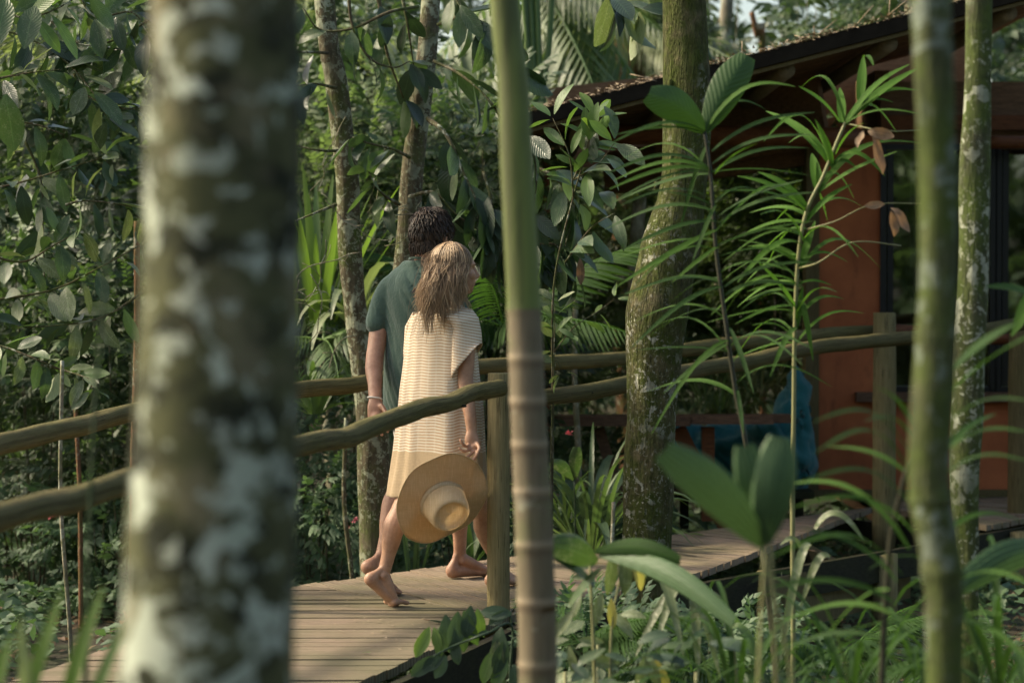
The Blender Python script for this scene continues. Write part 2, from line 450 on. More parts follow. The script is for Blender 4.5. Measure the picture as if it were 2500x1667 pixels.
# ------------------------------------------------------------------ boardwalk
def clip(poly, a, b):
    out = []
    def side(p): return (b[0] - a[0]) * (p[1] - a[1]) - (b[1] - a[1]) * (p[0] - a[0])
    for i in range(len(poly)):
        p, q = poly[i], poly[(i + 1) % len(poly)]
        sp, sq = side(p), side(q)
        if sp >= 0: out.append(p)
        if sp * sq < 0:
            t = sp / (sp - sq); out.append((p[0] + t * (q[0] - p[0]), p[1] + t * (q[1] - p[1])))
    return out
def ccw(poly):
    a = sum(poly[i][0] * poly[(i + 1) % len(poly)][1] - poly[(i + 1) % len(poly)][0] * poly[i][1] for i in range(len(poly)))
    return poly if a > 0 else poly[::-1]
def boards(parent, poly, d, bw=.122, gap=.010, seed=0, mat='deck'):
    poly = ccw([(p[0], p[1]) for p in poly]); rr = random.Random(seed)
    d = Vector(d).normalized(); n = Vector((-d.y, d.x))
    pr = [p[0] * n.x + p[1] * n.y for p in poly]
    k = min(pr) - .01
    while k < max(pr):
        a, b = k, k + bw - gap
        strip = [(n.x * a - d.x * 30, n.y * a - d.y * 30), (n.x * b - d.x * 30, n.y * b - d.y * 30), (n.x * b + d.x * 30, n.y * b + d.y * 30), (n.x * a + d.x * 30, n.y * a + d.y * 30)]
        q = ccw(strip)
        for i in range(len(poly)):
            q = clip(q, poly[i], poly[(i + 1) % len(poly)])
            if len(q) < 3: break
        if len(q) >= 3:
            z = DECK + rr.uniform(-.003, .003); m = len(q); g = Geo()
            tl = rr.uniform(-.01, .01)
            e = [rr.uniform(-.005, .005) for _ in q]
            q = [(x + d.x * e[i], y + d.y * e[i]) for i, (x, y) in enumerate(q)]
            uvs = [((x * n.x + y * n.y) - k, x * d.x + y * d.y + seed) for x, y in q]
            zz = [z + tl * ((u[0] / bw) - .5) * .3 for u in uvs]
            # bevelled top: a slightly smaller top face over the sides
            cx = sum(p[0] for p in q) / m; cy = sum(p[1] for p in q) / m
            vs = [(x, y, zz[i]) for i, (x, y) in enumerate(q)] + [(x, y, z - .035) for x, y in q]
            fs = [tuple(range(m)), tuple(range(2 * m - 1, m - 1, -1))] + [(i, i + m, (i + 1) % m + m, (i + 1) % m) for i in range(m)]
            g.add(vs, fs, uvs + uvs)
            part('board', g, MAT[mat], parent, smooth=False)
        k += bw
A1 = GP(1243, 1500); B1 = GP(733, 1428)
fdir = (A1 - GP(870, 1667)).normalized(); bdir = (B1 - GP(60, 1650)).normalized()
A0 = A1 - fdir * 5.2; B0 = B1 - bdir * 6.2
A2 = GP(1700, 1400); A3 = GP(2500, 1266); A4 = A3 + (A3 - A2).normalized() * 1.2
M2 = GP(1340, 1346); B3 = GP(2100, 1236)
deck = thing('boardwalk', (0, 10.5, 0), 'raised ribbed timber boardwalk the two people walk along, turning towards the cabin', 'boardwalk')
boards(deck, [A0, A1, B1, B0], (1, .02), seed=1)
boards(deck, [A1 + V(.0, .006, 0), M2, B1 + V(.004, .004, 0)], (.42, -.91), gap=.014, seed=2, mat='deck_far')
AA = A1 + V(.01, 0, 0)
boards(deck, [AA, A2, B3 + V(.1, 0, 0), M2 + V(.006, 0, 0)], (.66, -.75), gap=.016, seed=3, mat='deck_far')
V0 = GP(2700, 1212); V1 = GP(1995, 1212)
boards(deck, [A2 + V(.006, .004, 0), A3, A4, V0, V1, B3 + V(.106, .004, 0)], (.72, -.69), gap=.018, seed=4, mat='deck_far')
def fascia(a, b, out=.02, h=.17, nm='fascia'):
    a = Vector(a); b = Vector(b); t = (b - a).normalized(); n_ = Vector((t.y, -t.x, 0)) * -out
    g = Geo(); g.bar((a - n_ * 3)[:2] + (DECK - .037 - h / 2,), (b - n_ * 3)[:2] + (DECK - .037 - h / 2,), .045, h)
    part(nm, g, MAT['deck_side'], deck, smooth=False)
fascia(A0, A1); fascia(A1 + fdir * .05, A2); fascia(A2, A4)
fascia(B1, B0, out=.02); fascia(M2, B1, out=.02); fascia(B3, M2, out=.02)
for px, py, Y, r, z1 in ((1138, 1500, 10.2, .035, 0), (2160, 1300, 13.75, .075, 0), (2492, 1300, 15.0, .085, 0), (1880, 1300, 12.9, .07, 0), (1215, 1500, 10.98, .055, 0)):
    q = P(px, py, Y); g = Geo(); g.tube([(q.x, q.y, -.1), (q.x, q.y, DECK - .05)], r, 12)
    part('support_post', g, MAT['post'], deck)
for k in range(14):
    a = A1.lerp(A2, k / 13) if k < 7 else A2.lerp(A3, (k - 7) / 6)
    b = M2.lerp(B3, k / 13)
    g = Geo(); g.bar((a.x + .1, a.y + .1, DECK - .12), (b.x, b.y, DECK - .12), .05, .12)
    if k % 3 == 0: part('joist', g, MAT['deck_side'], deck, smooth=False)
g = Geo()
q0, q1 = P(2120, 1470, 13.5), P(1880, 1590, 12.9)
g.bar((1.35, 12.7, .28), (2.35, 14.3, .28), .03, .3); part('side_panel', g, MAT['corner_wood'], deck, smooth=False)

# ------------------------------------------------------------------ log railings
def log(parent, pts, r, seed=0, per=5, nm='rail', n=20, mat='rail'):
    per *= 3; p = catmull([P(*q) for q in pts], per); rr = random.Random(seed)
    m = len(p); g = Geo()
    rads = [r * (1 + .09 * mnoise.noise(Vector((i * .1, seed * 3.1, 0)))) for i in range(m)]
    p = [np.array(q) + np.array((0, 0, .011 * mnoise.noise(Vector((i * .1, seed * 7.7, 3))))) for i, q in enumerate(p)]
    g.tube(p, rads, n, wob=.07, seed=seed)
    # knots
    return part(nm, g, MAT[mat], parent)
def knots(parent, lst, Ys, r):
    for (px, py), Y in zip(lst, Ys):
        q = P(px, py, Y); g = Geo(); g.ell(q + V(0, -r * .94, 0), (.018, .005, .007), n=8, m=5)
        part('knot', g, MAT['deck_side'], parent)
fr = thing('log_railing', A1, 'near side log railing of the boardwalk, its rail crossing in front of the woman', 'railing')
log(fr, [(-160, 1312, 6.0), (0, 1262, 6.4), (150, 1222, 6.85), (330, 1172, 7.3), (540, 1132, 7.9), (745, 1083, 8.5), (860, 1062, 9.05), (935, 1032, 9.4), (1010, 1003, 9.8), (1095, 982, 10.2), (1150, 962, 10.5), (1222, 950, 10.82)], .0385, 1, 4)
log(fr, [(1236, 985, 11.0), (1330, 972, 11.3), (1500, 942, 11.8), (1640, 915, 12.2), (1800, 888, 12.9), (1950, 855, 13.4), (2100, 837, 13.9), (2260, 822, 14.5), (2420, 802, 15.0), (2560, 783, 15.5)], .041, 2, 4)
def postobj(parent, px, ytop, Y, r, zb=0., n=16, tilt=0, mat='post'):
    q = P(px, ytop, Y); g = Geo()
    zs = np.linspace(zb, q.z, 9)
    pts = [(q.x + tilt * (q.z - z), q.y, z) for z in zs] ; rad = [r * 1.03] * 7 + [r * .99, r * .985]
    pts.insert(8, (q.x, q.y, q.z - .006)); rad.insert(8, r)
    rad[-1] = r * .93
    g.tube(pts, rad, n, wob=.025, seed=px * .01)
    return part('post', g, MAT[mat], parent)
postobj(fr, 1217, 910, 10.96, .0505)
postobj(fr, 2590, 730, 15.2, .06)
knots(fr, [(1000, 1010), (1070, 983), (1130, 990), (918, 1033), (1182, 950), (45, 1268), (240, 1190), (1440, 958), (1700, 880)], [9.75, 10.08, 10.3, 9.3, 10.66, 6.55, 7.1, 11.6, 12.45], .041)
br = thing('log_railing', B1, 'far side log railing of the boardwalk behind the two people', 'railing')
log(br, [(-200, 1150, 8.5), (0, 1088, 8.95), (170, 1045, 9.6), (345, 1003, 10.3), (540, 975, 11.1), (745, 950, 12.0), (890, 935, 12.3)], .041, 3, 5)
log(br, [(870, 938, 12.35), (1000, 915, 12.6), (1190, 893, 13.0), (1330, 888, 13.3), (1530, 873, 14.0), (1660, 855, 14.3), (1800, 838, 14.7), (1960, 820, 15.1), (2060, 812, 15.4), (2150, 806, 15.6)], .041, 4, 4)
log(br, [(2165, 806, 15.75), (2300, 812, 15.9), (2440, 826, 15.9), (2600, 826, 15.9)], .036, 5, 4, mat='red_wood')
postobj(br, 2160, 763, 15.4, .072, zb=.3)
postobj(br, 2490, 800, 15.7, .072, zb=.3, mat='corner_wood')
postobj(br, 480, 960, 11.0, .05)

# ------------------------------------------------------------------ cabin
HY = 16.9
house = thing('cabin', P(2250, 1215, HY), 'terracotta walled cabin with dark windows and low timber roof at the right', 'cabin')
def pbox(x0, x1, y0, y1, Y, dep, mat, nm, parent=None, smooth=False):
    a = P(x0, y0, Y); b = P(x1, y1, Y)
    g = Geo(); g.box(((a.x + b.x) / 2, Y + dep / 2, (a.z + b.z) / 2), (abs(b.x - a.x), dep, abs(a.z - b.z)))
    return part(nm, g, MAT[mat], parent or house, smooth)
wl = pbox(1999, 2150, 330, 1196, HY, .2, 'wall', 'wall')
pbox(2150, 2900, 982, 1200, HY, .2, 'wall', 'wall')
pbox(2150, 2900, 200, 352, HY + .02, .2, 'roof_wood', 'header_wall')
pbox(1969, 1999, 330, 1196, HY - .04, .22, 'corner_wood', 'corner_post')
pbox(1960, 2900, 1196, 1212, HY - .06, .2, 'corner_wood', 'base_plate')
sl = pbox(2092, 2900, 958, 981, HY - .10, .2, 'table_wood', 'window_sill')
def window(x0, x1, y0, y1, fw=13):
    r = pbox(x0, x0 + fw, y0, y1, HY - .02, .1, 'black', 'window')
    for a in ((x1 - fw, x1, y0, y1), (x0 + fw, x1 - fw, y0, y0 + fw), (x0 + fw, x1 - fw, y1 - fw, y1), (x0 + fw + 5, x0 + fw + 17, y0 + fw + 4, y1 - fw - 4)):
        q = pbox(*a, HY - .02 if a[0] != x0 + fw + 5 else HY, .1 if a[0] != x0 + fw + 5 else .06, 'black', 'frame'); q.parent = r
    a = P(x0 + fw, y0 + fw, HY + .03); b = P(x1 - fw, y1 - fw, HY + .03)
    g = Geo(); g.box(((a.x + b.x) / 2, HY + .035, (a.z + b.z) / 2), (b.x - a.x, .006, a.z - b.z)); q = part('pane', g, MAT['glass'], house, smooth=False); q.parent = r
    # curtain with folds
    return r
window(2150, 2432, 352, 956)
window(2400 + 32, 2760, 352, 956, 12)
g = Geo(); cv = []; cf = []; n_ = 60
for i in range(n_ + 1):
    px = 2222 + (2310 - 2222) * i / n_
    for j, py in enumerate((360, 940)):
        q = P(px, py, HY + .18); cv.append((q.x, q.y + .03 * math.sin(i * .85) + .012 * math.sin(i * 2.1), q.z))
cf = [(2 * i, 2 * i + 1, 2 * i + 3, 2 * i + 2) for i in range(n_)]
g.add(cv, cf); part('curtain', g, MAT['curtain'], house)
# dark room behind the windows
a = P(2000, 1212, HY); g = Geo()
x0, x1 = a.x + .42, a.x + 3.4
g.box(((x0 + x1) / 2, HY + 3.0, 1.9), (x1 - x0, .1, 3.2)); g.box((x0 + .05, HY + 1.6, 1.9), (.1, 2.7, 3.2)); g.box((x1, HY + 1.6, 1.9), (.1, 2.7, 3.2))
g.box(((x0 + x1) / 2, HY + 1.6, .42), (x1 - x0, 2.7, .1)); g.box(((x0 + x1) / 2, HY + 1.6, 3.0), (x1 - x0, 2.7, .1))
part('inner_wall', g, MAT['roof_wood'], house, False)
# roof: shed roof rising to the right
RY0, RY1 = 14.4, 17.9
rf = thing('tmp', (0, 0, 0), None, None); bpy.data.objects.remove(rf)
e0 = P(1262, 274, RY0); e1 = P(2700, -98, RY0)
sl_ = (e1.z - e0.z) / (e1.x - e0.x)
def rz(x, dz=0): return e0.z + (x - e0.x) * sl_ + dz
ca = np.array((1, 0, sl_)) / math.hypot(1, sl_); nz = np.array((-sl_, 0, 1)) / math.hypot(1, sl_)
def slab(x0, x1, y0, y1, dz, th, mat, nm, parent):
    g = Geo(); cx = (x0 + x1) / 2; L = (x1 - x0) * math.hypot(1, sl_)
    g.box((cx, (y0 + y1) / 2, rz(cx, dz)), (L, y1 - y0, th), ax=np.array([ca, (0, 1, 0), nz]))
    return part(nm, g, MAT[mat], parent, False)
roof = slab(e0.x, e1.x, RY0 + .05, RY1, -.03, .03, 'gutter', 'roof', house)
slab(e0.x - .02, e1.x, RY0 - .03, RY0 + .045, -.072, .078, 'gutter', 'roof_edge', house).parent = roof
slab(e0.x, e1.x, RY0 - .0, RY0 + .05, -.128, .022, 'corner_wood', 'drip_board', house).parent = roof
nb = 16
for i in range(nb):
    y0 = RY0 + .05 + (RY1 - RY0 - .05) * i / nb
    slab(e0.x + .02, e1.x, y0, y0 + (RY1 - RY0 - .05) / nb - .008, -.075 + (i % 2) * .003, .025, 'roof_wood', 'board', house).parent = roof
for px, py in ((1640, 262), (1920, 183), (2170, 112), (2462, 45), (1420, 318)):
    q = P(px, py, RY0 + .12); r_ = .05
    g = Geo(); g.tube([(q.x, RY0 + .10, rz(q.x, -.09 - .02 - r_)), (q.x, RY1 - .3, rz(q.x, -.09 - .02 - r_))], r_, 16)
    part('rafter_log', g, MAT['log_end'], house).parent = roof
# beams under the roof
def beam(p0, p1, r, mat, nm='beam', sq=None):
    g = Geo(); a = P(*p0); b = P(*p1)
    if sq: g.bar(a, b, *sq)
    else: g.tube([a.lerp(b, i / 8) for i in range(9)], r, 12, wob=.05, seed=p0[0])
    return part(nm, g, MAT[mat], house, smooth=not sq)
beam((1225, 322, 16.2), (2100, 338, 16.6), .07, 'red_wood')
beam((1480, 425, 17.6), (2010, 345, 17.0), .1, 'roof_wood', sq=(.14, .30))
beam((1345, 318, 18.2), (2400, 200, 18.2), .1, 'roof_wood', sq=(.1, .62))
beam((1600, 350, 17.3), (2010, 262, 16.8), .1, 'roof_wood', sq=(.1, .5))
beam((2380, 348, 16.6), (2900, 352, 16.6), .045, 'red_wood')
beam((2150, 300, 16.85), (2900, 300, 16.85), .1, 'red_wood', sq=(.05, .1))
beam((1333, 330, 16.5), (1333, 1290, 16.5), .026, 'red_wood', 'porch_post')
# leaf debris along the roof edge
g = Geo(); rr = random.Random(4)
for i in range(2600):
    x = rr.uniform(e0.x, e1.x); y = RY0 + rr.random() ** 2 * .6 - .03
    z = rz(x, .0 + rr.random() ** 2 * .035 - .02); a = rr.uniform(0, 6.28); L = rr.uniform(.015, .06)
    d = np.array((math.cos(a), math.sin(a), rr.uniform(-.4, .5))); p = np.array((x, y, z))
    q = np.array((-math.sin(a), math.cos(a), rr.uniform(-.5, .5))) * rr.uniform(.003, .010)
    g.add([p - q, p + q, p + d * L + q * .3], [(0, 1, 2)])
for i in range(14):
    x = rr.uniform(e0.x, e1.x); p = np.array((x, RY0, rz(x, 0)))
    g.tube([p, p + np.array((rr.uniform(-.2, .2), rr.uniform(-.1, .1), rr.uniform(.02, .14)))], .003, 4)
part('leaf_debris', g, MAT['debris'], house, kind='stuff').parent = roof
for c in [o for o in bpy.data.objects if o.parent == roof or (o.parent and o.parent.name.startswith('window') and o.parent.parent == house)]:
    pass

# ------------------------------------------------------------------ picnic table
TY = 15.4
tb = thing('picnic_table', P(1650, 1270, TY), 'rustic timber picnic table beside the teal bean bag', 'table')
def tbar(a, b, w_, h_, nm, mat='table_wood'):
    g = Geo(); g.bar(P(*a), P(*b), w_, h_); part(nm, g, MAT[mat], tb, False)
tbar((1325, 1026, TY), (1682, 1026, TY), .22, .062, 'tabletop_board')
tbar((1325, 1023, TY + .24), (1880, 1023, TY + .24), .22, .05, 'tabletop_board')
tbar((1500, 1022, TY + .48), (1930, 1021, TY + .48), .22, .05, 'tabletop_board')
tbar((1684, 1024, TY + .03), (1885, 1024, TY + .03), .18, .05, 'tabletop_board')
tbar((1462, 1045, TY + .12), (1530, 1270, TY + .12), .07, .11, 'leg', 'table_wood')
tbar((1655, 1045, TY + .12), (1770, 1285, TY + .12), .07, .1, 'leg', 'red_wood')
tbar((1728, 1042, TY + .10), (1728, 1270, TY + .10), .08, .1, 'leg', 'red_wood')
tbar((1640, 1196, TY + .5), (1760, 1196, TY + .5), .2, .04, 'bench_board')
# teal bean bag
bb = thing('bean_bag', P(1840, 1250, 16.3), 'teal canvas bean bag lounger tucked beside the cabin corner post', 'bean bag')
def blob(c, r, seed, amp=.09, n=40, m=26):
    g = Geo(); g.ell((0, 0, 0), 1, n=n, m=m); vs = []
    for v in g.v:
        q = Vector(v); d = 1 + amp * mnoise.noise(q * 1.6 + Vector((seed, 0, 0))) + amp * .35 * math.sin(q.x * 9 + q.z * 7 + 3 * mnoise.noise(q * 2)) * .6
        vs.append((c[0] + q.x * r[0] * d, c[1] + q.y * r[1] * d, c[2] + q.z * r[2] * d))
    g.v = vs; return g
gb = Geo()
for cx, cy, Y, r in ((1900, 1120, 16.3, (.26, .28, .27)), (1935, 1050, 16.3, (.13, .22, .3)), (1948, 985, 16.3, (.085, .14, .26)), (1945, 935, 16.32, (.035, .08, .12)), (1750, 1120, 16.5, (.34, .3, .2)), (1800, 1095, 16.4, (.3, .25, .2)), (1680, 1080, 16.6, (.2, .2, .16)), (1868, 1060, 16.2, (.14, .15, .13))):
    gb.ell(P(cx, cy, Y), r, n=20, m=12)
ob_ = bpy.data.objects.new('tmp', gb.mesh('bean', MAT['teal'])); COL.objects.link(ob_)
md = ob_.modifiers.new('r', 'REMESH'); md.mode = 'VOXEL'; md.voxel_size = .018
md = ob_.modifiers.new('s', 'SMOOTH'); md.iterations = 6
me = bpy.data.meshes.new_from_object(ob_.evaluated_get(bpy.context.evaluated_depsgraph_get())); bpy.data.objects.remove(ob_)
for v_ in me.vertices:
    q = v_.co; f_ = abs(mnoise.noise(Vector((q.x * 5, q.y * 3, q.z * 4)))) + .5 * abs(mnoise.noise(Vector((q.x * 13 + q.z * 5, q.y * 6, q.z * 8))))
    v_.co = q + v_.normal * (.03 - .085 * f_)
me.polygons.foreach_set('use_smooth', np.ones(len(me.polygons), bool))
me.transform(Matrix.Translation(-bb.location)); part('cushion', me, None, bb)
g = Geo(); g.bar(P(1640, 1200, 16.3), P(1975, 1200, 16.3), .6, .05)
plat = thing('platform', P(1800, 1210, 16.3), 'low timber platform under the teal bean bag', 'platform')
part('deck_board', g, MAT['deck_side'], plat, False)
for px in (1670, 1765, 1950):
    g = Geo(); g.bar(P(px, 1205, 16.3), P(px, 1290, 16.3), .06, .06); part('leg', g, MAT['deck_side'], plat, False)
# ------------------------------------------------------------------ people
def skin_mat(name, c, c2):
    t = NT(name); n_ = t.ramp(t.noise(14, t.co('Object'), 6, .75), (.35, 0.), (.65, 1.))
    t.P(Base_Color=t.mix(n_, c, c2), Roughness=.5, Specular_IOR_Level=.4, Subsurface_Weight=.12, Subsurface_Radius=(.02, .008, .004), Subsurface_Scale=.5)
    t.bump(t.noise(55, t.co('Object'), 4), .25, .003)
    return t.m
MAT['skin_w'] = skin_mat('skin_woman', (.31, .165, .10), (.47, .275, .18))
MAT['skin_m'] = skin_mat('skin_man', (.27, .14, .088), (.42, .235, .155))
def hair_mat(name, a, b, c):
    t = NT(name)
    r_ = t.n('NewGeometry').outputs['Random Per Island']
    uv = t.n('SeparateXYZ', {0: t.co('UV')})
    col = t.ramp(r_, (0, a), (.6, b), (1, c))
    col = t.mix(t.math('MULTIPLY', t.ramp(uv.outputs[1], (.25, 0.), (.7, 1.)), .45), col, c)
    t.P(Base_Color=col, Roughness=.55, Specular_IOR_Level=.35)
    return t.m
MAT['hair_w'] = hair_mat('brown_blonde_hair', (.075, .044, .024), (.21, .13, .07), (.56, .39, .23))
MAT['hair_m'] = hair_mat('dark_brown_hair', (.012, .009, .007), (.034, .023, .016), (.085, .055, .036))

def remesh(name, g, mat, vox=.0055, smooth_it=4):
    me = g.mesh(name + '_raw', mat)
    o = bpy.data.objects.new('tmp', me); COL.objects.link(o)
    md = o.modifiers.new('r', 'REMESH'); md.mode = 'VOXEL'; md.voxel_size = vox; md.use_smooth_shade = True
    sm = o.modifiers.new('s', 'SMOOTH'); sm.factor = .6; sm.iterations = smooth_it
    dg = bpy.context.evaluated_depsgraph_get()
    new = bpy.data.meshes.new_from_object(o.evaluated_get(dg))
    bpy.data.objects.remove(o); bpy.data.meshes.remove(me)
    new.name = name
    new.materials.clear(); new.materials.append(mat)
    new.polygons.foreach_set('use_smooth', np.ones(len(new.polygons), bool))
    return new

def limb(g, pts, rads, n=16, per=5, side=None):
    cp = catmull(pts, per); m = len(cp)
    rr_ = [np.array(r if hasattr(r, '__len__') else (r, r), float) for r in rads]
    out = []
    for i in range(m):
        t = i / (m - 1) * (len(rr_) - 1); k = min(int(t), len(rr_) - 2); f = t - k
        f = f * f * (3 - 2 * f) * .5 + f * .5
        out.append(tuple(rr_[k] * (1 - f) + rr_[k + 1] * f))
    g.tube(cp, out, n, side=side)
    g.ell(cp[0], np.mean(out[0]) * .98, n=12, m=8); g.ell(cp[-1], np.mean(out[-1]) * .98, n=12, m=8)

def foot(g, ball, fwd, pitch, k=1.0, side=1):
    """barefoot; ball on the ground; toes stay flat while the heel is raised by pitch. side=+1: big toe on the left of fwd"""
    f = np.array((fwd[0], fwd[1], 0.)); f /= np.linalg.norm(f); z = np.array((0, 0, 1.)); l = np.cross(z, f) * side
    ball = np.array(ball, float)
    c, s = math.cos(pitch), math.sin(pitch)
    def T(x, y, h):       # toe part, flat
        return ball + (f * x + l * y + z * h) * k
    def R(x, y, h):       # rear part, rotated about the ball
        return ball + (f * (x * c + h * s) + l * y + z * (-x * s + h * c)) * k
    limb(g, [R(-.178, 0, .033), R(-.12, -.006, .03), R(-.06, -.006, .025), R(0, 0, .021)], [(.030 * k, .032 * k), (.030 * k, .028 * k), (.040 * k, .023 * k), (.044 * k, .020 * k)], side=l)
    g.ell(R(-.182, 0, .036), (.036 * k, .032 * k, .036 * k))
    limb(g, [R(-.140, .002, .095), R(-.10, .006, .072), R(-.05, .01, .048), R(0, .008, .024)], [(.030 * k, .028 * k), (.030 * k, .027 * k), (.032 * k, .022 * k), (.036 * k, .016 * k)], side=l)
    limb(g, [R(-.183, 0, .05), R(-.168, 0, .085), R(-.152, 0, .125)], [.027 * k, .019 * k, .022 * k])
    g.ell(R(-.143, .021, .080), .014 * k); g.ell(R(-.148, -.021, .072), .013 * k)
    g.ell(T(.004, .026, .021), (.024 * k, .024 * k, .020 * k)); g.ell(T(-.004, -.028, .018), (.022 * k, .022 * k, .017 * k))
    for y, L, r, x0 in ((.033, .062, .0135, .012), (.0125, .060, .0092, .016), (-.005, .053, .0085, .012), (-.0215, .044, .0082, .006), (-.0365, .036, .0085, -.002)):
        limb(g, [T(x0, y, r + .004), T(x0 + L * .5, y, r + .007), T(x0 + L * .85, y, r), T(x0 + L, y, r * .85)], [r * k, r * .88 * k, r * .95 * k, r * .8 * k], n=10, per=3)
    return R(-.145, 0, .12)    # ankle joint

def leg(g, ankle, knee, hip, k=1.0, back=(0, -1, 0), calf=.056, thigh=.082):
    a, n_, h = [np.array(v, float) for v in (ankle, knee, hip)]; b = np.array(back, float)
    sh = n_ - a; L = np.linalg.norm(sh)
    limb(g, [a, a + sh * .22 + b * .004, a + sh * .45 + b * .016, a + sh * .68 + b * .024, a + sh * .88 + b * .010, n_],
         [.0315 * k, .035 * k, .048 * k, calf * k, .050 * k, .051 * k])
    th = h - n_
    limb(g, [n_, n_ + th * .3, n_ + th * .65, h], [.051 * k, .058 * k, .072 * k, thigh * k])
    g.ell(n_ - b * .018, .043 * k)

def finger(g, pts, r):
    limb(g, pts, [r * 1.08, r, r * .98, r * .92, r * .8][:len(pts)], n=10, per=3)

# ---------------- woman
WY = 11.03
fdirw = np.array((.62, .785, 0)); rdir = np.array((.785, -.62, 0))        # facing direction, her right
def w(px, py, Y=WY): return np.array(P(px, py, Y))
G_ = Geo()
ballw = np.array(GP(956, 1480)); ballw[2] = DECK + .004
ank = foot(G_, ballw, (.80, .60), math.radians(38), .93, side=-1)
kneew = w(985, 1232, 11.12)
leg(G_, ank, kneew, w(1062, 1062, 11.22), .93, back=(-.55, -.8, 0))
ballf = np.array(GP(1262, 1428)); ballf[2] = DECK + .004
ank2 = foot(G_, ballf, (.75, .66), 0, .93, side=1)
leg(G_, ank2, w(1178, 1240, 11.5), w(1120, 1062, 11.15), .93, back=(-.55, -.8, 0))
# torso
limb(G_, [w(1092, 1075, 11.16), w(1085, 1000, 11.15), w(1080, 930, 11.13), w(1080, 850, 11.12), w(1085, 790, 11.1), w(1092, 758, 11.1)],
     [(.155, .11), (.15, .105), (.125, .09), (.14, .10), (.145, .085), (.07, .055)], side=rdir)
limb(G_, [w(1096, 770, 11.1), w(1104, 735, 11.1), w(1110, 700, 11.1)], [.055, .047, .050])
# shoulders and right arm
sr = w(1136, 792, 11.03); sl2 = w(1030, 792, 11.22)
limb(G_, [w(1100, 775, 11.1), sr], [.04, .04]); limb(G_, [w(1080, 775, 11.1), sl2], [.04, .04])
er = w(1136, 925, 10.98); wr = w(1152, 1052, 10.93)
limb(G_, [sr, w(1140, 850, 11.0), er], [.040, .039, .036]); limb(G_, [er, w(1140, 965, 10.97), w(1148, 1015, 10.94), wr], [.036, .036, .028, (.0255, .021)])
el = w(1000, 905, 11.3); limb(G_, [sl2, w(1012, 850, 11.28), el], [.045, .04, .035]); limb(G_, [el, w(1030, 960, 11.45), w(1060, 1010, 11.5)], [.036, .032, .025])
# right hand: palm and five fingers closing on the hat brim
HYh = 10.92
limb(G_, [wr, w(1152, 1072, HYh), w(1158, 1090, HYh)], [(.025, .020), (.033, .018), (.036, .017)], side=(1, 0, 0))
finger(G_, [w(1149, 1084, HYh), w(1138, 1089, 10.89), w(1130, 1084, 10.87), w(1124, 1074, 10.87)], .0075)
finger(G_, [w(1153, 1092, HYh), w(1141, 1100, 10.88), w(1131, 1101, 10.86), w(1122, 1094, 10.86)], .0075)
finger(G_, [w(1160, 1095, HYh), w(1150, 1108, 10.88), w(1138, 1115, 10.86), w(1121, 1114, 10.86)], .0075)
finger(G_, [w(1167, 1092, HYh), w(1163, 1108, 10.88), w(1154, 1122, 10.86), w(1142, 1127, 10.86)], .0075)
finger(G_, [w(1160, 1076, HYh), w(1170, 1092, 10.88), w(1166, 1106, 10.865), w(1152, 1128, 10.87)], .0090)
# head: turned to the right, face in profile
hc = w(1112, 662, 11.1); ff = np.array((.93, .36, 0)); ff /= np.linalg.norm(ff); lr = np.cross((0, 0, 1.), ff); uz = np.array((0, 0, 1.))
def hp(x, y, z): return hc + ff * x + lr * y + uz * z
HA = np.array([ff, lr, uz])
G_.ell(hp(-.012, 0, .03), (.098, .076, .098), HA, 24, 16)
G_.ell(hp(.035, 0, -.035), (.060, .056, .075), HA, 20, 14)
G_.ell(hp(.058, 0, -.082), (.028, .032, .024), HA)            # chin
G_.ell(hp(.070, 0, .030), (.022, .05, .022), HA)              # brow
limb(G_, [hp(.085, 0, .018), hp(.098, 0, -.006), hp(.108, 0, -.022)], [.010, .011, .012], n=10)   # nose
G_.ell(hp(.097, 0, -.028), (.013, .016, .009), HA)
G_.ell(hp(.085, 0, -.048), (.014, .022, .0075), HA); G_.ell(hp(.083, 0, -.060), (.013, .020, .0075), HA)   # lips
for s_ in (-1, 1):
    G_.ell(hp(.060, .036 * s_, -.018), (.026, .024, .026), HA)   # cheeks
    G_.ell(hp(-.004, .076 * s_, -.008), (.018, .008, .030), HA)
limb(G_, [w(1104, 745, 11.1), hp(-.01, 0, -.07), hp(.02, 0, -.05)], [.045, .046, .045])
woman = thing('person', (GP(1060, 1440).x, 11.3, DECK), 'barefoot woman with long wavy hair in a striped loose dress, carrying a straw hat', 'person')
me = remesh('body', G_, MAT['skin_w'], .0040, 4)
me.transform(Matrix.Translation(-woman.location)); part('body', me, None, woman)
for s_ in (-1, 1):
    g = Geo(); g.ell(hp(.066, .028 * s_, .006), .008, n=10, m=8); part('eye', g, MAT['white'], woman)
    g = Geo(); limb(g, [hp(.072, .048 * s_, .028), hp(.084, .034 * s_, .034), hp(.088, .018 * s_, .030)], [.002, .003, .002], n=6, per=3); part('eyebrow', g, MAT['hair_w'], woman)

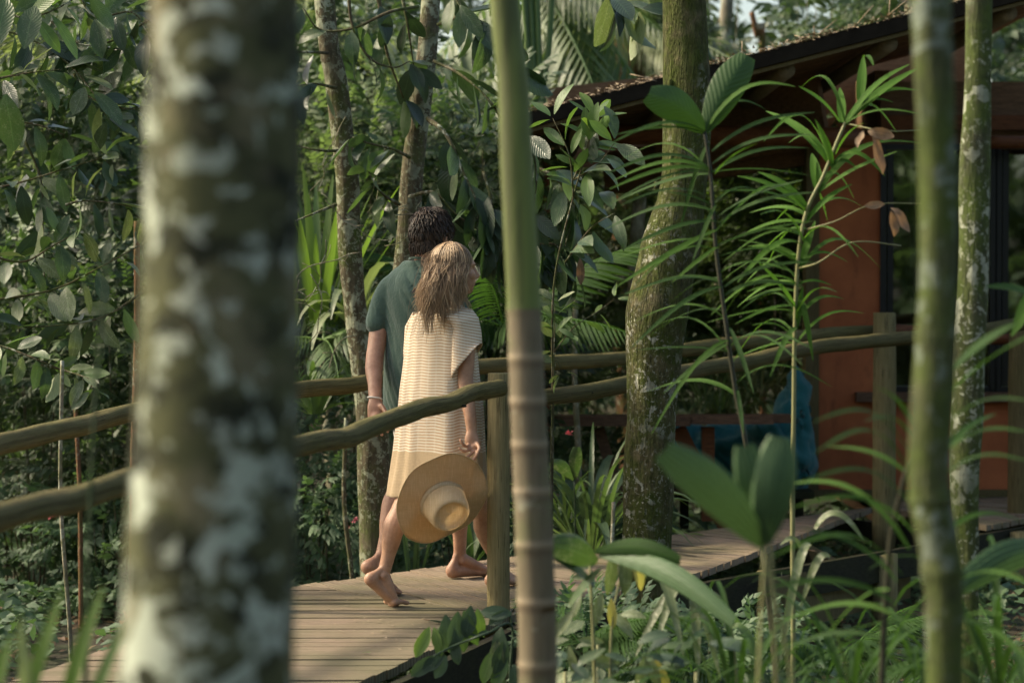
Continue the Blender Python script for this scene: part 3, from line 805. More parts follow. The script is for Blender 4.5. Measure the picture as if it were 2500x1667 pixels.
# dress
def dress_mat():
    t = NT('striped_cotton'); uv = t.n('SeparateXYZ', {0: t.co('UV')})     # v = metres up along the cloth
    v = uv.outputs[1]; ob = t.co('Object')
    wob = t.math('MULTIPLY', t.math('SUBTRACT', t.noise(7, ob, 3), .5), .008)
    s_ = t.math('SINE', t.math('MULTIPLY', t.math('ADD', v, wob), 2 * math.pi / .0135))
    st = t.ramp(t.math('ADD', t.math('MULTIPLY', s_, .5), .5), (.36, 0.), (.60, 1.))
    col = t.mix(st, (.53, .36, .23), (.74, .67, .53))
    weave = t.noise(120, ob, 3)
    vst = t.math('SINE', t.math('MULTIPLY', uv.outputs[0], 2 * math.pi * 30))
    col = t.mix(t.ramp(vst, (.7, 0.), (1, .22)), col, (.80, .74, .6))
    plain = t.ramp(v, (.200, 1.), (.204, 0.))
    col = t.mix(plain, col, t.mix(weave, (.44, .325, .20), (.55, .42, .27)))
    t.P(Base_Color=col, Roughness=.9, Specular_IOR_Level=.15, Sheen_Weight=.15)
    t.bump(t.math('ADD', t.math('ADD', t.math('MULTIPLY', st, .25), weave), t.math('MULTIPLY', t.noise(16, t.co('Object', (1, 1, .3)), 4), 2.5)), .35, .004)
    tr = t.n('BsdfTranslucent', {'Color': t.mix(.3, col, (.8, .5, .25))})
    mx = t.n('MixShader', {0: .16, 1: t.b.outputs[0], 2: tr.outputs[0]})
    t.t.links.new(mx.outputs[0], t.out.inputs[0])
    return t.m
MAT['dress'] = dress_mat()
def interp(tab, y, c):
    for i in range(len(tab) - 1):
        if tab[i][0] <= y <= tab[i + 1][0]:
            f = (y - tab[i][0]) / (tab[i + 1][0] - tab[i][0]); return tab[i][c] * (1 - f) + tab[i + 1][c] * f
    return tab[-1][c] if y > tab[-1][0] else tab[0][c]
def garment(tab, Yc, ydep, ratio, fold, mat, name, parent, z_hem, nth=144, nz=90, rd=rdir, fd=fdirw, fseed=0, fk=7, ybot=None, hemtilt=None):
    ys = [tab[0][0] + (tab[-1][0] - tab[0][0]) * i / (nz - 1) for i in range(nz)]
    vs = []; uvs = []; proj = math.sqrt(rd[0] ** 2 + (ratio * fd[0]) ** 2)
    for i, y in enumerate(ys):
        l, r_ = interp(tab, y, 1), interp(tab, y, 2)
        Y = Yc + (ydep(y) if ydep else 0)
        c_ = np.array(P((l + r_) / 2, y, Y)); half = (r_ - l) / 2 / (F / Y) / proj
        amp = fold(i / (nz - 1))
        for k in range(nth):
            th = 2 * math.pi * k / nth
            u = i / (nz - 1)
            f_ = math.sin(fk * th + 2.2 * math.sin(2 * th + fseed) + 1.1 * u) * .5 + math.sin((fk * 2 + 1) * th + 3 * math.sin(th * 3) + fseed - u * 1.6) * .3
            f_ += mnoise.noise(Vector((math.cos(th) * 2.2, math.sin(th) * 2.2, u * 2.4 + fseed))) * .9
            d = 1 + amp * f_ / max(half, .05)
            p = c_ + rd * half * d * math.cos(th) + fd * half * ratio * d * math.sin(th)
            if hemtilt: p[2] += hemtilt(p, u, th)
            vs.append(p); uvs.append((k / nth, c_[2] - z_hem + (.006 * f_ if u < .9 else 0)))
    g = Geo(); fs = [(i * nth + k, i * nth + (k + 1) % nth, (i + 1) * nth + (k + 1) % nth, (i + 1) * nth + k) for i in range(nz - 1) for k in range(nth)]
    g.add(vs, fs, uvs)
    o = part(name, g, mat, parent)
    md = o.modifiers.new('thickness', 'SOLIDIFY'); md.thickness = .003; md.offset = -1
    return o
tabw = [(742, 1082, 1122), (750, 1062, 1134), (760, 1030, 1148), (772, 1008, 1156), (795, 1000, 1162), (830, 994, 1164), (900, 988, 1168), (950, 982, 1172), (1000, 978, 1178), (1050, 971, 1183), (1100, 965, 1187), (1150, 956, 1190), (1180, 950, 1191), (1206, 945, 1192)]
zh = w(1060, 1206, 11.15)[2]
dress = garment(tabw, 11.12, lambda y: (y - 742) / 460 * .03, .66, lambda u: .004 + .018 * u, MAT['dress'], 'dress', woman, zh, fseed=1.3, fk=5,
                hemtilt=lambda p, u, th: .012 * max(0, u - .9) * 10 * math.sin(th * 1 + .6))
# kimono sleeves: a short wide tube of cloth falling from the shoulder, opening slanted
def sleeve(rings, nm='sleeve', seed=0):
    g = Geo(); n = 40; vs = []; uvs = []; L = 0
    rings = [tuple(np.array(q, float) if hasattr(q, '__len__') else q for q in r) for r in rings]
    sm = []
    for i in range(len(rings) - 1):
        for k in range(5):
            t = k / 5; sm.append(tuple(a * (1 - t) + b * t for a, b in zip(rings[i], rings[i + 1])))
    sm.append(rings[-1])
    for i, (c_, ax_, bx_) in enumerate(sm):
        if i: L += np.linalg.norm(c_ - sm[i - 1][0])
        for k in range(n):
            th = 2 * math.pi * k / n; d = 1 + (.05 + .05 * i / len(sm)) * math.sin(3 * th + seed + i * .1)
            p = c_ + ax_ * math.cos(th) * d + bx_ * math.sin(th) * d
            vs.append(p); uvs.append((k / n, p[2] - zh + .22 * (p[0] - c_[0])))
    m = len(sm)
    g.add(vs, [(i * n + k, i * n + (k + 1) % n, (i + 1) * n + (k + 1) % n, (i + 1) * n + k) for i in range(m - 1) for k in range(n)], uvs)
    o = part(nm, g, MAT['dress'], woman); md = o.modifiers.new('thickness', 'SOLIDIFY'); md.thickness = .003; md.offset = -1
kx = 1 / (F / 11.0)
sleeve([(w(1098, 764, 11.06), np.array((14, 0, 14)) * kx, np.array((.03, .07, 0))),
        (w(1122, 772, 11.04), np.array((24, 0, 16)) * kx, np.array((.03, .08, 0))),
        (w(1134, 785, 11.03), np.array((29, 0, 8)) * kx, np.array((.02, .08, 0))),
        (w(1140, 805, 11.02), np.array((30, 0, -3)) * kx, np.array((.02, .07, 0))),
        (w(1140, 850, 11.0), np.array((33, -4, 10)) * kx, np.array((.02, .07, .0))),
        (w(1141, 882, 10.99), np.array((34, -4, 42)) * kx, np.array((.02, .075, .0)))])
sleeve([(w(1035, 770, 11.2), np.array((20, 0, -8)) * kx, np.array((.03, .06, 0))), (w(1018, 800, 11.25), np.array((24, 0, -3)) * kx, np.array((.02, .06, 0))), (w(1014, 870, 11.27), np.array((24, 0, 0)) * kx, np.array((.02, .07, 0)))], seed=2)
# long hair: a shell under many wavy locks
def strand(g, pts, r, n=4):
    m = len(pts); g.tube(pts, [(r * (1 - .75 * (i / (m - 1)) ** 2), r * .55 * (1 - .75 * (i / (m - 1)) ** 2)) for i in range(m)], n, caps=False)
rr = random.Random(21)
g = Geo(); g.ell(hp(-.018, 0, .036), (.101, .082, .097), HA, 30, 20)
g2 = Geo()
def hair_path(a, el, rnd, lift=1.0):
    pts = []; R_ = (.108 * lift, .090 * lift, .096 * lift)
    for i in range(6):
        e = el * (1 - i / 5.2)
        pts.append(hp(-.018, 0, .036) + HA[0] * R_[0] * math.cos(a) * math.cos(e) + HA[1] * R_[1] * math.sin(a) * math.cos(e) + HA[2] * R_[2] * math.sin(e))
    return pts
clumps = []
for i in range(64):
    u = (i + .5) / 64; a = -1.02 - u * (2 * math.pi - 2.1)        # from beside the near cheek round the back to the far side
    side = a > -1.6
    if side: end = w(rr.uniform(1096, 1136), rr.uniform(716, 752), 11.0 + rr.uniform(-.02, .02))
    elif a > -3.6: end = w(1022 + 80 * rr.random() ** 1.0, rr.uniform(722, 770) + (48 if rr.random() < .2 else 0), 10.965 + rr.uniform(-.02, .03))
    else: end = w(rr.uniform(1022, 1080), rr.uniform(720, 765), 11.06 + rr.uniform(-.02, .03))
    clumps.append((a, end, rr.uniform(0, 6.28), rr.uniform(.006, .015), rr.uniform(1.0, 1.8), rr.uniform(.985, 1.03)))
for ci, (a0, end0, ph, am, fq, lift) in enumerate(clumps):
    for k_ in range(36):
        a = a0 + rr.uniform(-.09, .09); el = rr.uniform(1.0, 1.5) if rr.random() < .7 else rr.uniform(.4, 1.2)
        lead = hair_path(a, el, rr, lift * rr.uniform(.985, 1.02)); p = lead[-1]
        end = end0 + np.array((rr.gauss(0, .012), rr.gauss(0, .008), rr.gauss(0, .02)))
        mid = p * .5 + end * .5 + np.array((rr.uniform(-.008, .008), -.022, 0))
        fall = catmull([lead[-2], p, mid, end], 7)[7:]
        path = lead[:-1] + [q + np.array((math.sin(ph + k / len(fall) * 6.28 * fq) * am * (k / len(fall)) ** .7, math.cos(ph + k * .8) * am * .5 * k / len(fall), 0)) for k, q in enumerate(fall)]
        m_ = len(path); strand(g2, path, rr.uniform(.0018, .0034), 3)
        for q in range(len(g2.uv) - m_ * 3, len(g2.uv)): g2.uv[q] = (0, g2.uv[q][1] / .42)
for i in range(170):      # flyaways
    a = rr.uniform(1.2, math.pi) * rr.choice((-1, 1)); lead = hair_path(a, rr.uniform(.2, 1.4), rr); p = lead[-1]
    end = w(rr.uniform(992, 1135), rr.uniform(740, 835), 10.93 + rr.uniform(0, .05))
    path = catmull([lead[2], p + np.array((rr.uniform(-.04, .01), -.01, 0)), p * .45 + end * .55 + np.array((rr.uniform(-.05, .03), -.04, 0)), end], 6)
    strand(g2, path, .0012, 3)
part('hair', g2, MAT['hair_w'], woman)
o = part('hair', g, MAT['hair_w'], woman)

# ---------------- straw hat
def straw_mat():
    t = NT('woven_straw'); uv = t.co('UV'); s2 = t.n('SeparateXYZ', {0: t.co('Object')})
    a = t.math('SINE', t.math('MULTIPLY', s2.outputs[0], 2100)); b = t.math('SINE', t.math('MULTIPLY', s2.outputs[2], 2100))
    n1 = t.noise(7, t.co('Object', (1, 1, 9)), 4); n2 = t.noise(60, t.co('Object', (.3, 1, 5)), 3)
    col = t.mix(n1, (.52, .41, .25), (.72, .60, .40)); col = t.mix(t.math('MULTIPLY', n2, .6), col, (.36, .24, .11))
    n3 = t.noise(26, t.co('Object', (9, 1, .5)), 4); col = t.mix(t.ramp(n3, (.5, 0.), (.7, .5)), col, (.78, .66, .44))
    t.P(Base_Color=col, Roughness=.75, Specular_IOR_Level=.2)
    t.bump(t.math('ADD', t.math('ADD', a, b), t.math('MULTIPLY', n2, 4)), .3, .003)
    tr = t.n('BsdfTranslucent', {'Color': t.mix(.5, col, (.9, .52, .2))})
    mx = t.n('MixShader', {0: .24, 1: t.b.outputs[0], 2: tr.outputs[0]})
    t.t.links.new(mx.outputs[0], t.out.inputs[0])
    return t.m
MAT['straw'] = straw_mat()
hatc = w(1080, 1222, 10.86)
hax = np.array((.36, -.78, -.50)); hax /= np.linalg.norm(hax)
hx = np.cross((0, 0, 1.), hax); hx /= np.linalg.norm(hx); hy = np.cross(hax, hx)
def hatp(r, th, h):
    st = 1 + .16 * max(0, min(1, (r - .12) / .1))
    return hatc + hx * r * math.cos(th) + hy * r * math.sin(th) * st + hax * h
def revolve(prof, n=72, warp=None):
    g = Geo(); vs = []; uvs = []
    for i, (r_, h_) in enumerate(prof):
        for k in range(n):
            th = 2 * math.pi * k / n
            d = warp(r_, th) if warp else 0
            vs.append(hatp(r_, th, h_ + d)); uvs.append((k / n, r_))
    m = len(prof)
    g.add(vs, [(i * n + k, (i + 1) * n + k, (i + 1) * n + (k + 1) % n, i * n + (k + 1) % n) for i in range(m - 1) for k in range(n)], uvs)
    return g
hat = thing('straw_hat', hatc, 'wide brimmed straw hat hanging by its brim from the hand of the woman', 'hat')
RB = .212
hyb = 1.0
warp = lambda r_, th: max(0, r_ - .115) * (.14 * math.sin(2 * th + .5) + .09 * math.sin(3 * th + 2) + .05 * math.sin(7 * th) - .12)
o = part('brim', revolve([(.104 + (RB - .104) * i / 16, .0 + .003 * (i < 1)) for i in range(17)], warp=warp), MAT['straw'], hat)
md = o.modifiers.new('thickness', 'SOLIDIFY'); md.thickness = .002
g = Geo(); g.tube([hatp(RB, 2 * math.pi * k / 72, warp(RB, 2 * math.pi * k / 72)) for k in range(73)], .0028, 6, caps=False); part('brim_edge', g, MAT['straw'], hat)
prof = [(.108, .0), (.105, .01), (.101, .035), (.097, .065), (.092, .095), (.087, .112), (.080, .121), (.072, .121), (.066, .113), (.062, .104), (.045, .100), (.02, .100), (.0005, .100)]
part('crown', revolve(prof, 56, warp=lambda r_, th: .004 * math.sin(2 * th)), MAT['straw'], hat)
g = revolve([(.1085, .004), (.1075, .013), (.1055, .026), (.1035, .0265)], 56); part('hat_band', g, MAT['straw'], hat)

# ---------------- man
MY = 11.55
def m(px, py, Y=MY): return np.array(P(px, py, Y))
fm = np.array((.56, .83, 0)); rm = np.array((.83, -.56, 0))
G_ = Geo()
ballm = np.array(GP(952, 1453)); ballm[2] = DECK + .004
ankm = foot(G_, ballm, (.74, .67), math.radians(36), 1.04, side=1)
leg(G_, ankm, m(985, 1170, 11.62), m(1040, 985, 11.7), 1.02, back=(-.6, -.75, 0), calf=.055)
heelm = np.array(GP(1098, 1414)); fd2 = np.array((.86, .51, 0))
ballm2 = heelm + fd2 * .215; ballm2[2] = DECK + .004
ankm2 = foot(G_, ballm2, fd2[:2], 0, 1.08, side=-1)
leg(G_, ankm2, m(1128, 1165, 12.1), m(1085, 985, 11.75), 1.02, back=(-.6, -.75, 0), calf=.057)
limb(G_, [m(1050, 1010, 11.7), m(1040, 940, 11.68), m(1030, 860, 11.66), m(1022, 780, 11.64), m(1018, 720, 11.62), m(1022, 680, 11.6)],
     [(.15, .11), (.148, .11), (.155, .115), (.175, .12), (.14, .08), (.06, .045)], side=rm)
limb(G_, [m(1030, 700, 11.61), m(1037, 655, 11.61), m(1045, 615, 11.6)], [.058, .056, .058])
sm_ = m(955, 727, 11.69); sr_ = m(1105, 722, 11.52)
limb(G_, [m(1010, 710, 11.62), sm_], [.05, .052]); limb(G_, [m(1030, 710, 11.6), sr_], [.05, .05])
elm = m(916, 862, 11.62); wrm = m(916, 972, 11.42)
limb(G_, [sm_, m(930, 790, 11.68), elm], [.052, .049, .043]); limb(G_, [elm, m(913, 900, 11.56), m(915, 940, 11.48), wrm], [.044, (.043, .040), .034, (.031, .024)])
limb(G_, [sr_, m(1125, 850, 11.5)], [.06, .045]); limb(G_, [m(1125, 850, 11.5), m(1130, 960, 11.5)], [.045, .03])
# left hand, palm to the back, fingers hanging half curled
limb(G_, [wrm, m(917, 993, 11.40), m(919, 1018, 11.39)], [(.030, .022), (.040, .020), (.043, .018)], side=(1, 0, 0))
for x_, L_, dx in ((902, 44, -1), (912, 50, 2), (922, 48, 5), (932, 40, 8)):
    finger(G_, [m(x_ + 2, 1014, 11.39), m(x_ + 2 + dx * .4, 1014 + L_ * .35, 11.385), m(x_ + 3 + dx, 1014 + L_ * .7, 11.36), m(x_ + 4 + dx * 1.3, 1014 + L_ * .98, 11.33)], .0098)
finger(G_, [m(931, 990, 11.38), m(941, 1006, 11.35), m(944, 1024, 11.33), m(940, 1040, 11.32)], .0115)
# head, seen from behind
hcm = m(1058, 578, 11.6)
ffm = np.array((.62, .78, 0)); lrm = np.cross((0, 0, 1.), ffm); HM = np.array([ffm, lrm, uz])
def hm(x, y, z): return hcm + ffm * x + lrm * y + uz * z
G_.ell(hm(-.01, 0, .02), (.102, .080, .104), HM, 24, 16); G_.ell(hm(.04, 0, -.045), (.062, .060, .08), HM, 20, 14)
G_.ell(hm(.062, 0, -.095), (.028, .034, .024), HM); G_.ell(hm(.075, 0, .02), (.022, .052, .022), HM)
limb(G_, [hm(.09, 0, .01), hm(.112, 0, -.03)], [.011, .014], n=10); G_.ell(hm(.088, 0, -.062), (.014, .024, .012), HM)
for s_ in (-1, 1):
    G_.ell(hm(-.006, .082 * s_, -.014), (.018, .010, .033), HM); G_.ell(hm(.062, .036 * s_, -.025), (.026, .024, .026), HM)
man = thing('person', (GP(1040, 1430).x, 11.8, DECK), 'barefoot man with short dark hair in a plain green t-shirt, walking beyond the woman', 'person')
me = remesh('body', G_, MAT['skin_m'], .0052, 5)
me.transform(Matrix.Translation(-man.location)); part('body', me, None, man)
for s_ in (-1, 1):
    g = Geo(); g.ell(hm(.082, .032 * s_, -.004), .012, n=10, m=8); part('eye', g, MAT['white'], man)
g = Geo(); g.tube([m(915 + 17.5 * math.cos(t), 972 + 3 * math.sin(t) + 2 * math.cos(t), 11.42) + np.array((0, .026 * math.sin(t), 0)) for t in np.linspace(0, 6.2832, 25)], .0035, 6, caps=False)
part('bracelet', g, MAT['white'], man)
def shirt_mat():
    t = NT('green_jersey'); ob = t.co('Object')
    n_ = t.noise(90, ob, 4)
    t.P(Base_Color=t.mix(n_, (.042, .078, .062), (.07, .115, .09)), Roughness=.9, Specular_IOR_Level=.15, Sheen_Weight=.25)
    t.bump(t.math('ADD', n_, t.math('MULTIPLY', t.noise(7, t.co('Object', (1, 1, .35)), 4, .6, .6), 5)), .55, .008)
    return t.m
MAT['shirt'] = shirt_mat()
tabm = [(634, 1012, 1066), (644, 1000, 1078), (656, 978, 1092), (672, 956, 1108), (690, 940, 1118), (712, 932, 1126), (740, 932, 1126), (770, 934, 1124), (801, 937, 1120), (855, 939, 1112), (900, 935, 1106), (950, 933, 1104), (985, 933, 1106), (1015, 939, 1110), (1030, 946, 1112)]
GS = Geo(); ysm = [tabm[0][0] + (1030 - tabm[0][0]) * i / 60 for i in range(61)]
cen = []; rad = []
for y in ysm:
    l, r_ = interp(tabm, y, 1), interp(tabm, y, 2); pj = math.sqrt(rm[0] ** 2 + (.66 * fm[0]) ** 2)
    hf = (r_ - l) / 2 / (F / 11.63) / pj; hd = hf * .66 if y < 760 else hf * .66
    cen.append(m((l + r_) / 2, y, 11.63)); rad.append((hf, max(hd, .088)))
GS.tube(cen, rad, 40, side=rm)
limb(GS, [m(985, 690, 11.66), m(958, 704, 11.68), m(940, 732, 11.68), m(924, 775, 11.67), m(919, 790, 11.66)], [(.06, .06), (.070, .066), (.066, .064), (.059, .058), (.057, .056)], n=24)
limb(GS, [m(1065, 700, 11.57), m(1098, 712, 11.53), m(1112, 750, 11.5), m(1118, 790, 11.5)], [.06, .068, .062, .058], n=24)
me = remesh('tshirt', GS, MAT['shirt'], .008, 6)
me.transform(Matrix.Translation(-man.location))
ml = np.array(man.location); cs = np.array(cen[20]) - ml
for v_ in me.vertices:
    q = np.array(v_.co); n_ = np.array(v_.normal)
    u = (q - cs) @ rm; zz = q[2]
    s1 = math.sin((u * 1.0 + (zz - 1.6) * .5) * 66 + 4 * mnoise.noise(Vector((u * 4, zz * 2.5, 1))))
    f_ = (1 - abs(s1) ** .6) * -1.3 * max(0, .35 + mnoise.noise(Vector((u * 6, zz * 2, 9)))) * 2 + mnoise.noise(Vector((u * 14 + zz * 6, zz * 2.5, 4))) * .8
    v_.co = Vector(q + n_ * .009 * f_ * max(.0, min(1, (.165 - abs(u)) / .05)))
part('tshirt', me, None, man)
g = Geo(); cc = m(1036, 640, 11.61); g.tube([cc + rm * .072 * math.cos(t) + fm * .064 * math.sin(t) + uz * (.02 * math.sin(t) * -1 - .004 * math.cos(t)) for t in np.linspace(0, 6.2832, 33)], .007, 8, caps=False)
part('collar', g, MAT['shirt'], man)
tabs = [(985, 958, 1110), (1020, 958, 1112), (1060, 962, 1114), (1100, 972, 1116), (1140, 985, 1122)]
garment(tabs, 11.68, None, .68, lambda u: .005, MAT['white'], 'shorts', man, 0, nth=60, nz=16, rd=rm, fd=fm, fseed=2)
# short hair in tufts
g = Geo(); g.ell(hm(-.016, 0, .026), (.108, .087, .106), HM, 30, 20); part('hair', g, MAT['hair_m'], man)
g = Geo(); rr = random.Random(8)
for i in range(1700):
    a = rr.uniform(.75, math.pi) * rr.choice((-1, 1)); e = rr.uniform(-.85 if abs(a) > 1.9 else -.1, 1.5)
    r0 = np.array((.106, .085, .105)); dd = np.array((math.cos(a) * math.cos(e), math.sin(a) * math.cos(e), math.sin(e)))
    p0 = hm(-.016, 0, .026) + HM.T @ (r0 * dd)
    # swirl round the crown, then down
    tang = HM.T @ np.array((-math.sin(a), math.cos(a), 0)); down = HM.T @ np.array((-math.cos(a) * math.sin(e) * -1, -math.sin(a) * math.sin(e) * -1, -math.cos(e))) 
    nrm = HM.T @ dd
    q = down * rr.uniform(.6, 1) + tang * rr.uniform(-.2, .7) + nrm * rr.uniform(.15, .5)
    L = rr.uniform(.02, .04)
    strand(g, [p0, p0 + q * L * .5 + nrm * .006, p0 + q * L + np.array((0, 0, -.006)), p0 + q * L * 1.35 - nrm * .006], rr.uniform(.003, .005), 3)
for i in range(520):   # nape curls
    a = math.pi + rr.uniform(-1.35, 1.35); hz = rr.uniform(-.075, -.01); x0 = hm(-.016, 0, .026) + HM.T @ (np.array((.102 * math.cos(a), .082 * math.sin(a), hz)))
    e = np.array((rr.uniform(-.015, .015), -.004, -rr.uniform(.03, .055)))
    strand(g, [x0, x0 + e * .5 + np.array((rr.uniform(-.01, .01), -.006, 0)), x0 + e], .0045, 3)
part('hair', g, MAT['hair_m'], man)
# ------------------------------------------------------------------ trunks standing near the camera
def trunk(parent, prof, Y, mat, n=28, wob=.03, seed=0, down=True, nm='trunk', per=5, lean=0):
    """prof: (px_left, px_right, py) silhouettes"""
    pts = []; rad = []
    for k, (l, r, y) in enumerate(prof):
        q = P((l + r) / 2, y, Y + lean * k); pts.append(q); rad.append((r - l) / 2 / (F / Y))
    if down:
        q = pts[-1]
        if q.z > .05:
            pts.append(V(q.x + (q.x - pts[-2].x) * .2, q.y, -.08)); rad.append(rad[-1] * 1.12)
    cp = catmull(pts, per); m_ = len(cp); rr_ = [rad[min(int(i / (m_ - 1) * (len(rad) - 1)), len(rad) - 2)] * (1 - (i / (m_ - 1) * (len(rad) - 1)) % 1) + rad[min(int(i / (m_ - 1) * (len(rad) - 1)) + 1, len(rad) - 1)] * ((i / (m_ - 1) * (len(rad) - 1)) % 1) for i in range(m_)]
    rr_[-1] = rad[-1]
    g = Geo(); g.tube(cp, rr_, n, wob=wob, seed=seed)
    return part(nm, g, MAT[mat], parent)
def up(prof, dy=900):
    l, r, y = prof[0]; l2, r2, y2 = prof[1]; c = (l + r) / 2 + ((l + r) - (l2 + r2)) / 2 * dy / max(y2 - y, 1) * .4; h_ = (r - l) / 2 * .96
    return [(c - h_, c + h_, y - dy)] + prof

t1 = thing('palm_tree', (P(530, 1000, 3.45).x, 3.45, 0), 'thick pale blotched palm trunk close to the camera at the left, far out of focus', 'palm tree')
trunk(t1, up([(370, 738, 0), (358, 740, 300), (350, 735, 700), (330, 732, 1000), (308, 724, 1300), (292, 716, 1667), (285, 712, 2100)], 1600), 3.45, 'bark_big', 40, .02, 1)

def ringed_trunk(parent, prof, Y, mat, rings, bulge=.05, n=28, seed=0, base=True):
    pts = []; rad = []
    for l, r, y in prof:
        pts.append(P((l + r) / 2, y, Y)); rad.append((r - l) / 2 / (F / Y))
    if base: pts.append(V(pts[-1].x, Y, -.06)); rad.append(rad[-1] * 1.15)
    ctrl = catmull(pts, 14); m_ = len(ctrl); g = Geo()
    zr = [P(1250, y, Y).z for y in rings]; out = []
    for i in range(m_):
        t = i / (m_ - 1) * (len(rad) - 1); k = min(int(t), len(rad) - 2); r = rad[k] + (rad[k + 1] - rad[k]) * (t - k)
        out.append(r)
    # resample finely round the rings
    zs = [float(c[2]) for c in ctrl]; allz = sorted(set(zs + [z + d for z in zr for d in (-.02, -.008, 0, .006, .018)]), reverse=True)
    allz = [z for z in allz if zs[-1] <= z <= zs[0]]
    pp = []; rads = []
    for z in allz:
        for i in range(m_ - 1):
            if zs[i] >= z >= zs[i + 1]:
                f = (zs[i] - z) / (zs[i] - zs[i + 1] + 1e-9); pp.append(ctrl[i] * (1 - f) + ctrl[i + 1] * f); r = out[i] * (1 - f) + out[i + 1] * f
                for zq in zr:
                    d = abs(z - zq)
                    if d < .02: r *= 1 + bulge * (1 - d / .02)
                rads.append(r); break
    g.tube(pp, rads, n, wob=.012, seed=seed)
    return part('trunk', g, mat, parent)
def cane_mat():
    t = NT('ringed_cane'); g = t.n('SeparateXYZ', {0: t.n('NewGeometry').outputs['Position']}); z = g.outputs[2]
    zs = P(1282, 755, 6.15).z
    lo = t.mix(t.noise(9, t.co('Object', (3, 3, .6)), 5), (.085, .068, .04), (.20, .162, .105))
    lo = t.mix(t.ramp(t.noise(6, t.co('Object'), 4), (.5, 0.), (.68, .8)), lo, (.13, .14, .06))
    hi = t.mix(t.noise(5, t.co('Object', (4, 4, .5)), 4), (.055, .085, .018), (.17, .205, .055))
    hi = t.mix(t.ramp(t.noise(4, t.co('Object', (5, 5, .35)), 5, .65), (.48, 0.), (.62, .75)), hi, (.05, .055, .022))
    lo = t.mix(t.ramp(t.noise(16, t.co('Object', (4, 4, .3)), 5, .7), (.5, 0.), (.7, .6)), lo, (.05, .038, .022))
    lo = t.mix(t.ramp(t.noise(11, t.co('Object'), 5, .7), (.6, 0.), (.66, .55)), lo, (.30, .30, .22))
    col = t.mix(t.ramp(t.math('ADD', t.math('SUBTRACT', z, zs - .003), t.math('MULTIPLY', t.math('SUBTRACT', t.noise(30, t.co('Object'), 2), .5), .012)), (0, 0.), (.006, 1.)), lo, hi)
    for py in (872, 977, 1083, 1197, 1327, 1466, 1619):
        d = t.math('ABSOLUTE', t.math('SUBTRACT', z, P(1290, py, 6.15).z))
        col = t.mix(t.ramp(d, (.006, .65), (.013, 0.)), col, (.30, .24, .16))
        d2 = t.math('ABSOLUTE', t.math('SUBTRACT', z, P(1290, py + 15, 6.15).z))
        col = t.mix(t.ramp(d2, (.006, .45), (.02, 0.)), col, (.09, .06, .04))
    t.P(Base_Color=col, Roughness=.6, Specular_IOR_Level=.3); t.bump(t.noise(40, t.co('Object', (3, 3, .5)), 5), .3, .004)
    return t.m
MAT['cane'] = cane_mat()
t2 = thing('cane_palm', (P(1310, 1600, 6.15).x, 6.15, 0), 'slim ringed cane trunk, green above and brown below, in front of the railing post', 'palm tree')
ringed_trunk(t2, [(1150, 1222, -700), (1196, 1268, 0), (1215, 1290, 200), (1222, 1302, 420), (1238, 1322, 755), (1246, 1332, 1000), (1254, 1344, 1200), (1262, 1356, 1450), (1266, 1360, 1667)], 6.15, MAT['cane'], [755, 872, 977, 1083, 1197, 1327, 1466, 1619, -100], .045)
t3 = thing('palm_tree', (P(2307, 1600, 4.75).x, 4.75, 0), 'blurred pale spotted slender trunk with kinks, nearest of the two right hand trunks', 'palm tree')
ringed_trunk(t3, [(2215, 2315, -500), (2224, 2322, 0), (2240, 2332, 350), (2244, 2335, 700), (2222, 2326, 1000), (2219, 2318, 1200), (2250, 2350, 1390), (2262, 2352, 1667)], 4.75, MAT['bark_near'], [1215, 1395, 820, 1500], .07, seed=5)
t4 = thing('slender_tree', (P(2369, 1600, 8.4).x, 8.4, 0), 'slender dark mossy trunk just behind the blurred pale trunk at the right', 'tree')
trunk(t4, up([(2358, 2422, 0), (2352, 2419, 250), (2342, 2418, 400), (2338, 2412, 700), (2322, 2400, 1000), (2320, 2390, 1200), (2345, 2388, 1400), (2340, 2390, 1667)]), 8.4, 'bark_right', 20, .05, 7)
t5 = thing('mossy_tree', (P(1575, 1600, 11.0).x, 11.0, 0), 'thick mossy green trunk with pale flecks standing in front of the boardwalk and table', 'tree')
trunk(t5, up([(1617, 1722, 0), (1617, 1736, 200), (1616, 1732, 400), (1604, 1719, 500), (1568, 1712, 600), (1545, 1692, 690), (1527, 1681, 770), (1531, 1663, 900), (1529, 1650, 1000), (1521, 1645, 1200), (1518, 1641, 1330), (1512, 1637, 1667)]), 11.0, 'bark_moss', 36, .045, 9)
g = Geo()
rr = random.Random(3)
for i in range(26):     # raised moss tufts and bark flakes on the trunk
    py = rr.uniform(0, 1500); 
    cx = 1660 if py < 400 else (1640 if py < 620 else 1590)
    q = P(cx + rr.uniform(-40, 40), py, 11.0 - .085)
    g.ell(q, (.012, .006, .02), n=6, m=4)
part('moss_tuft', g, MAT['bark_moss'], t5, kind='stuff')

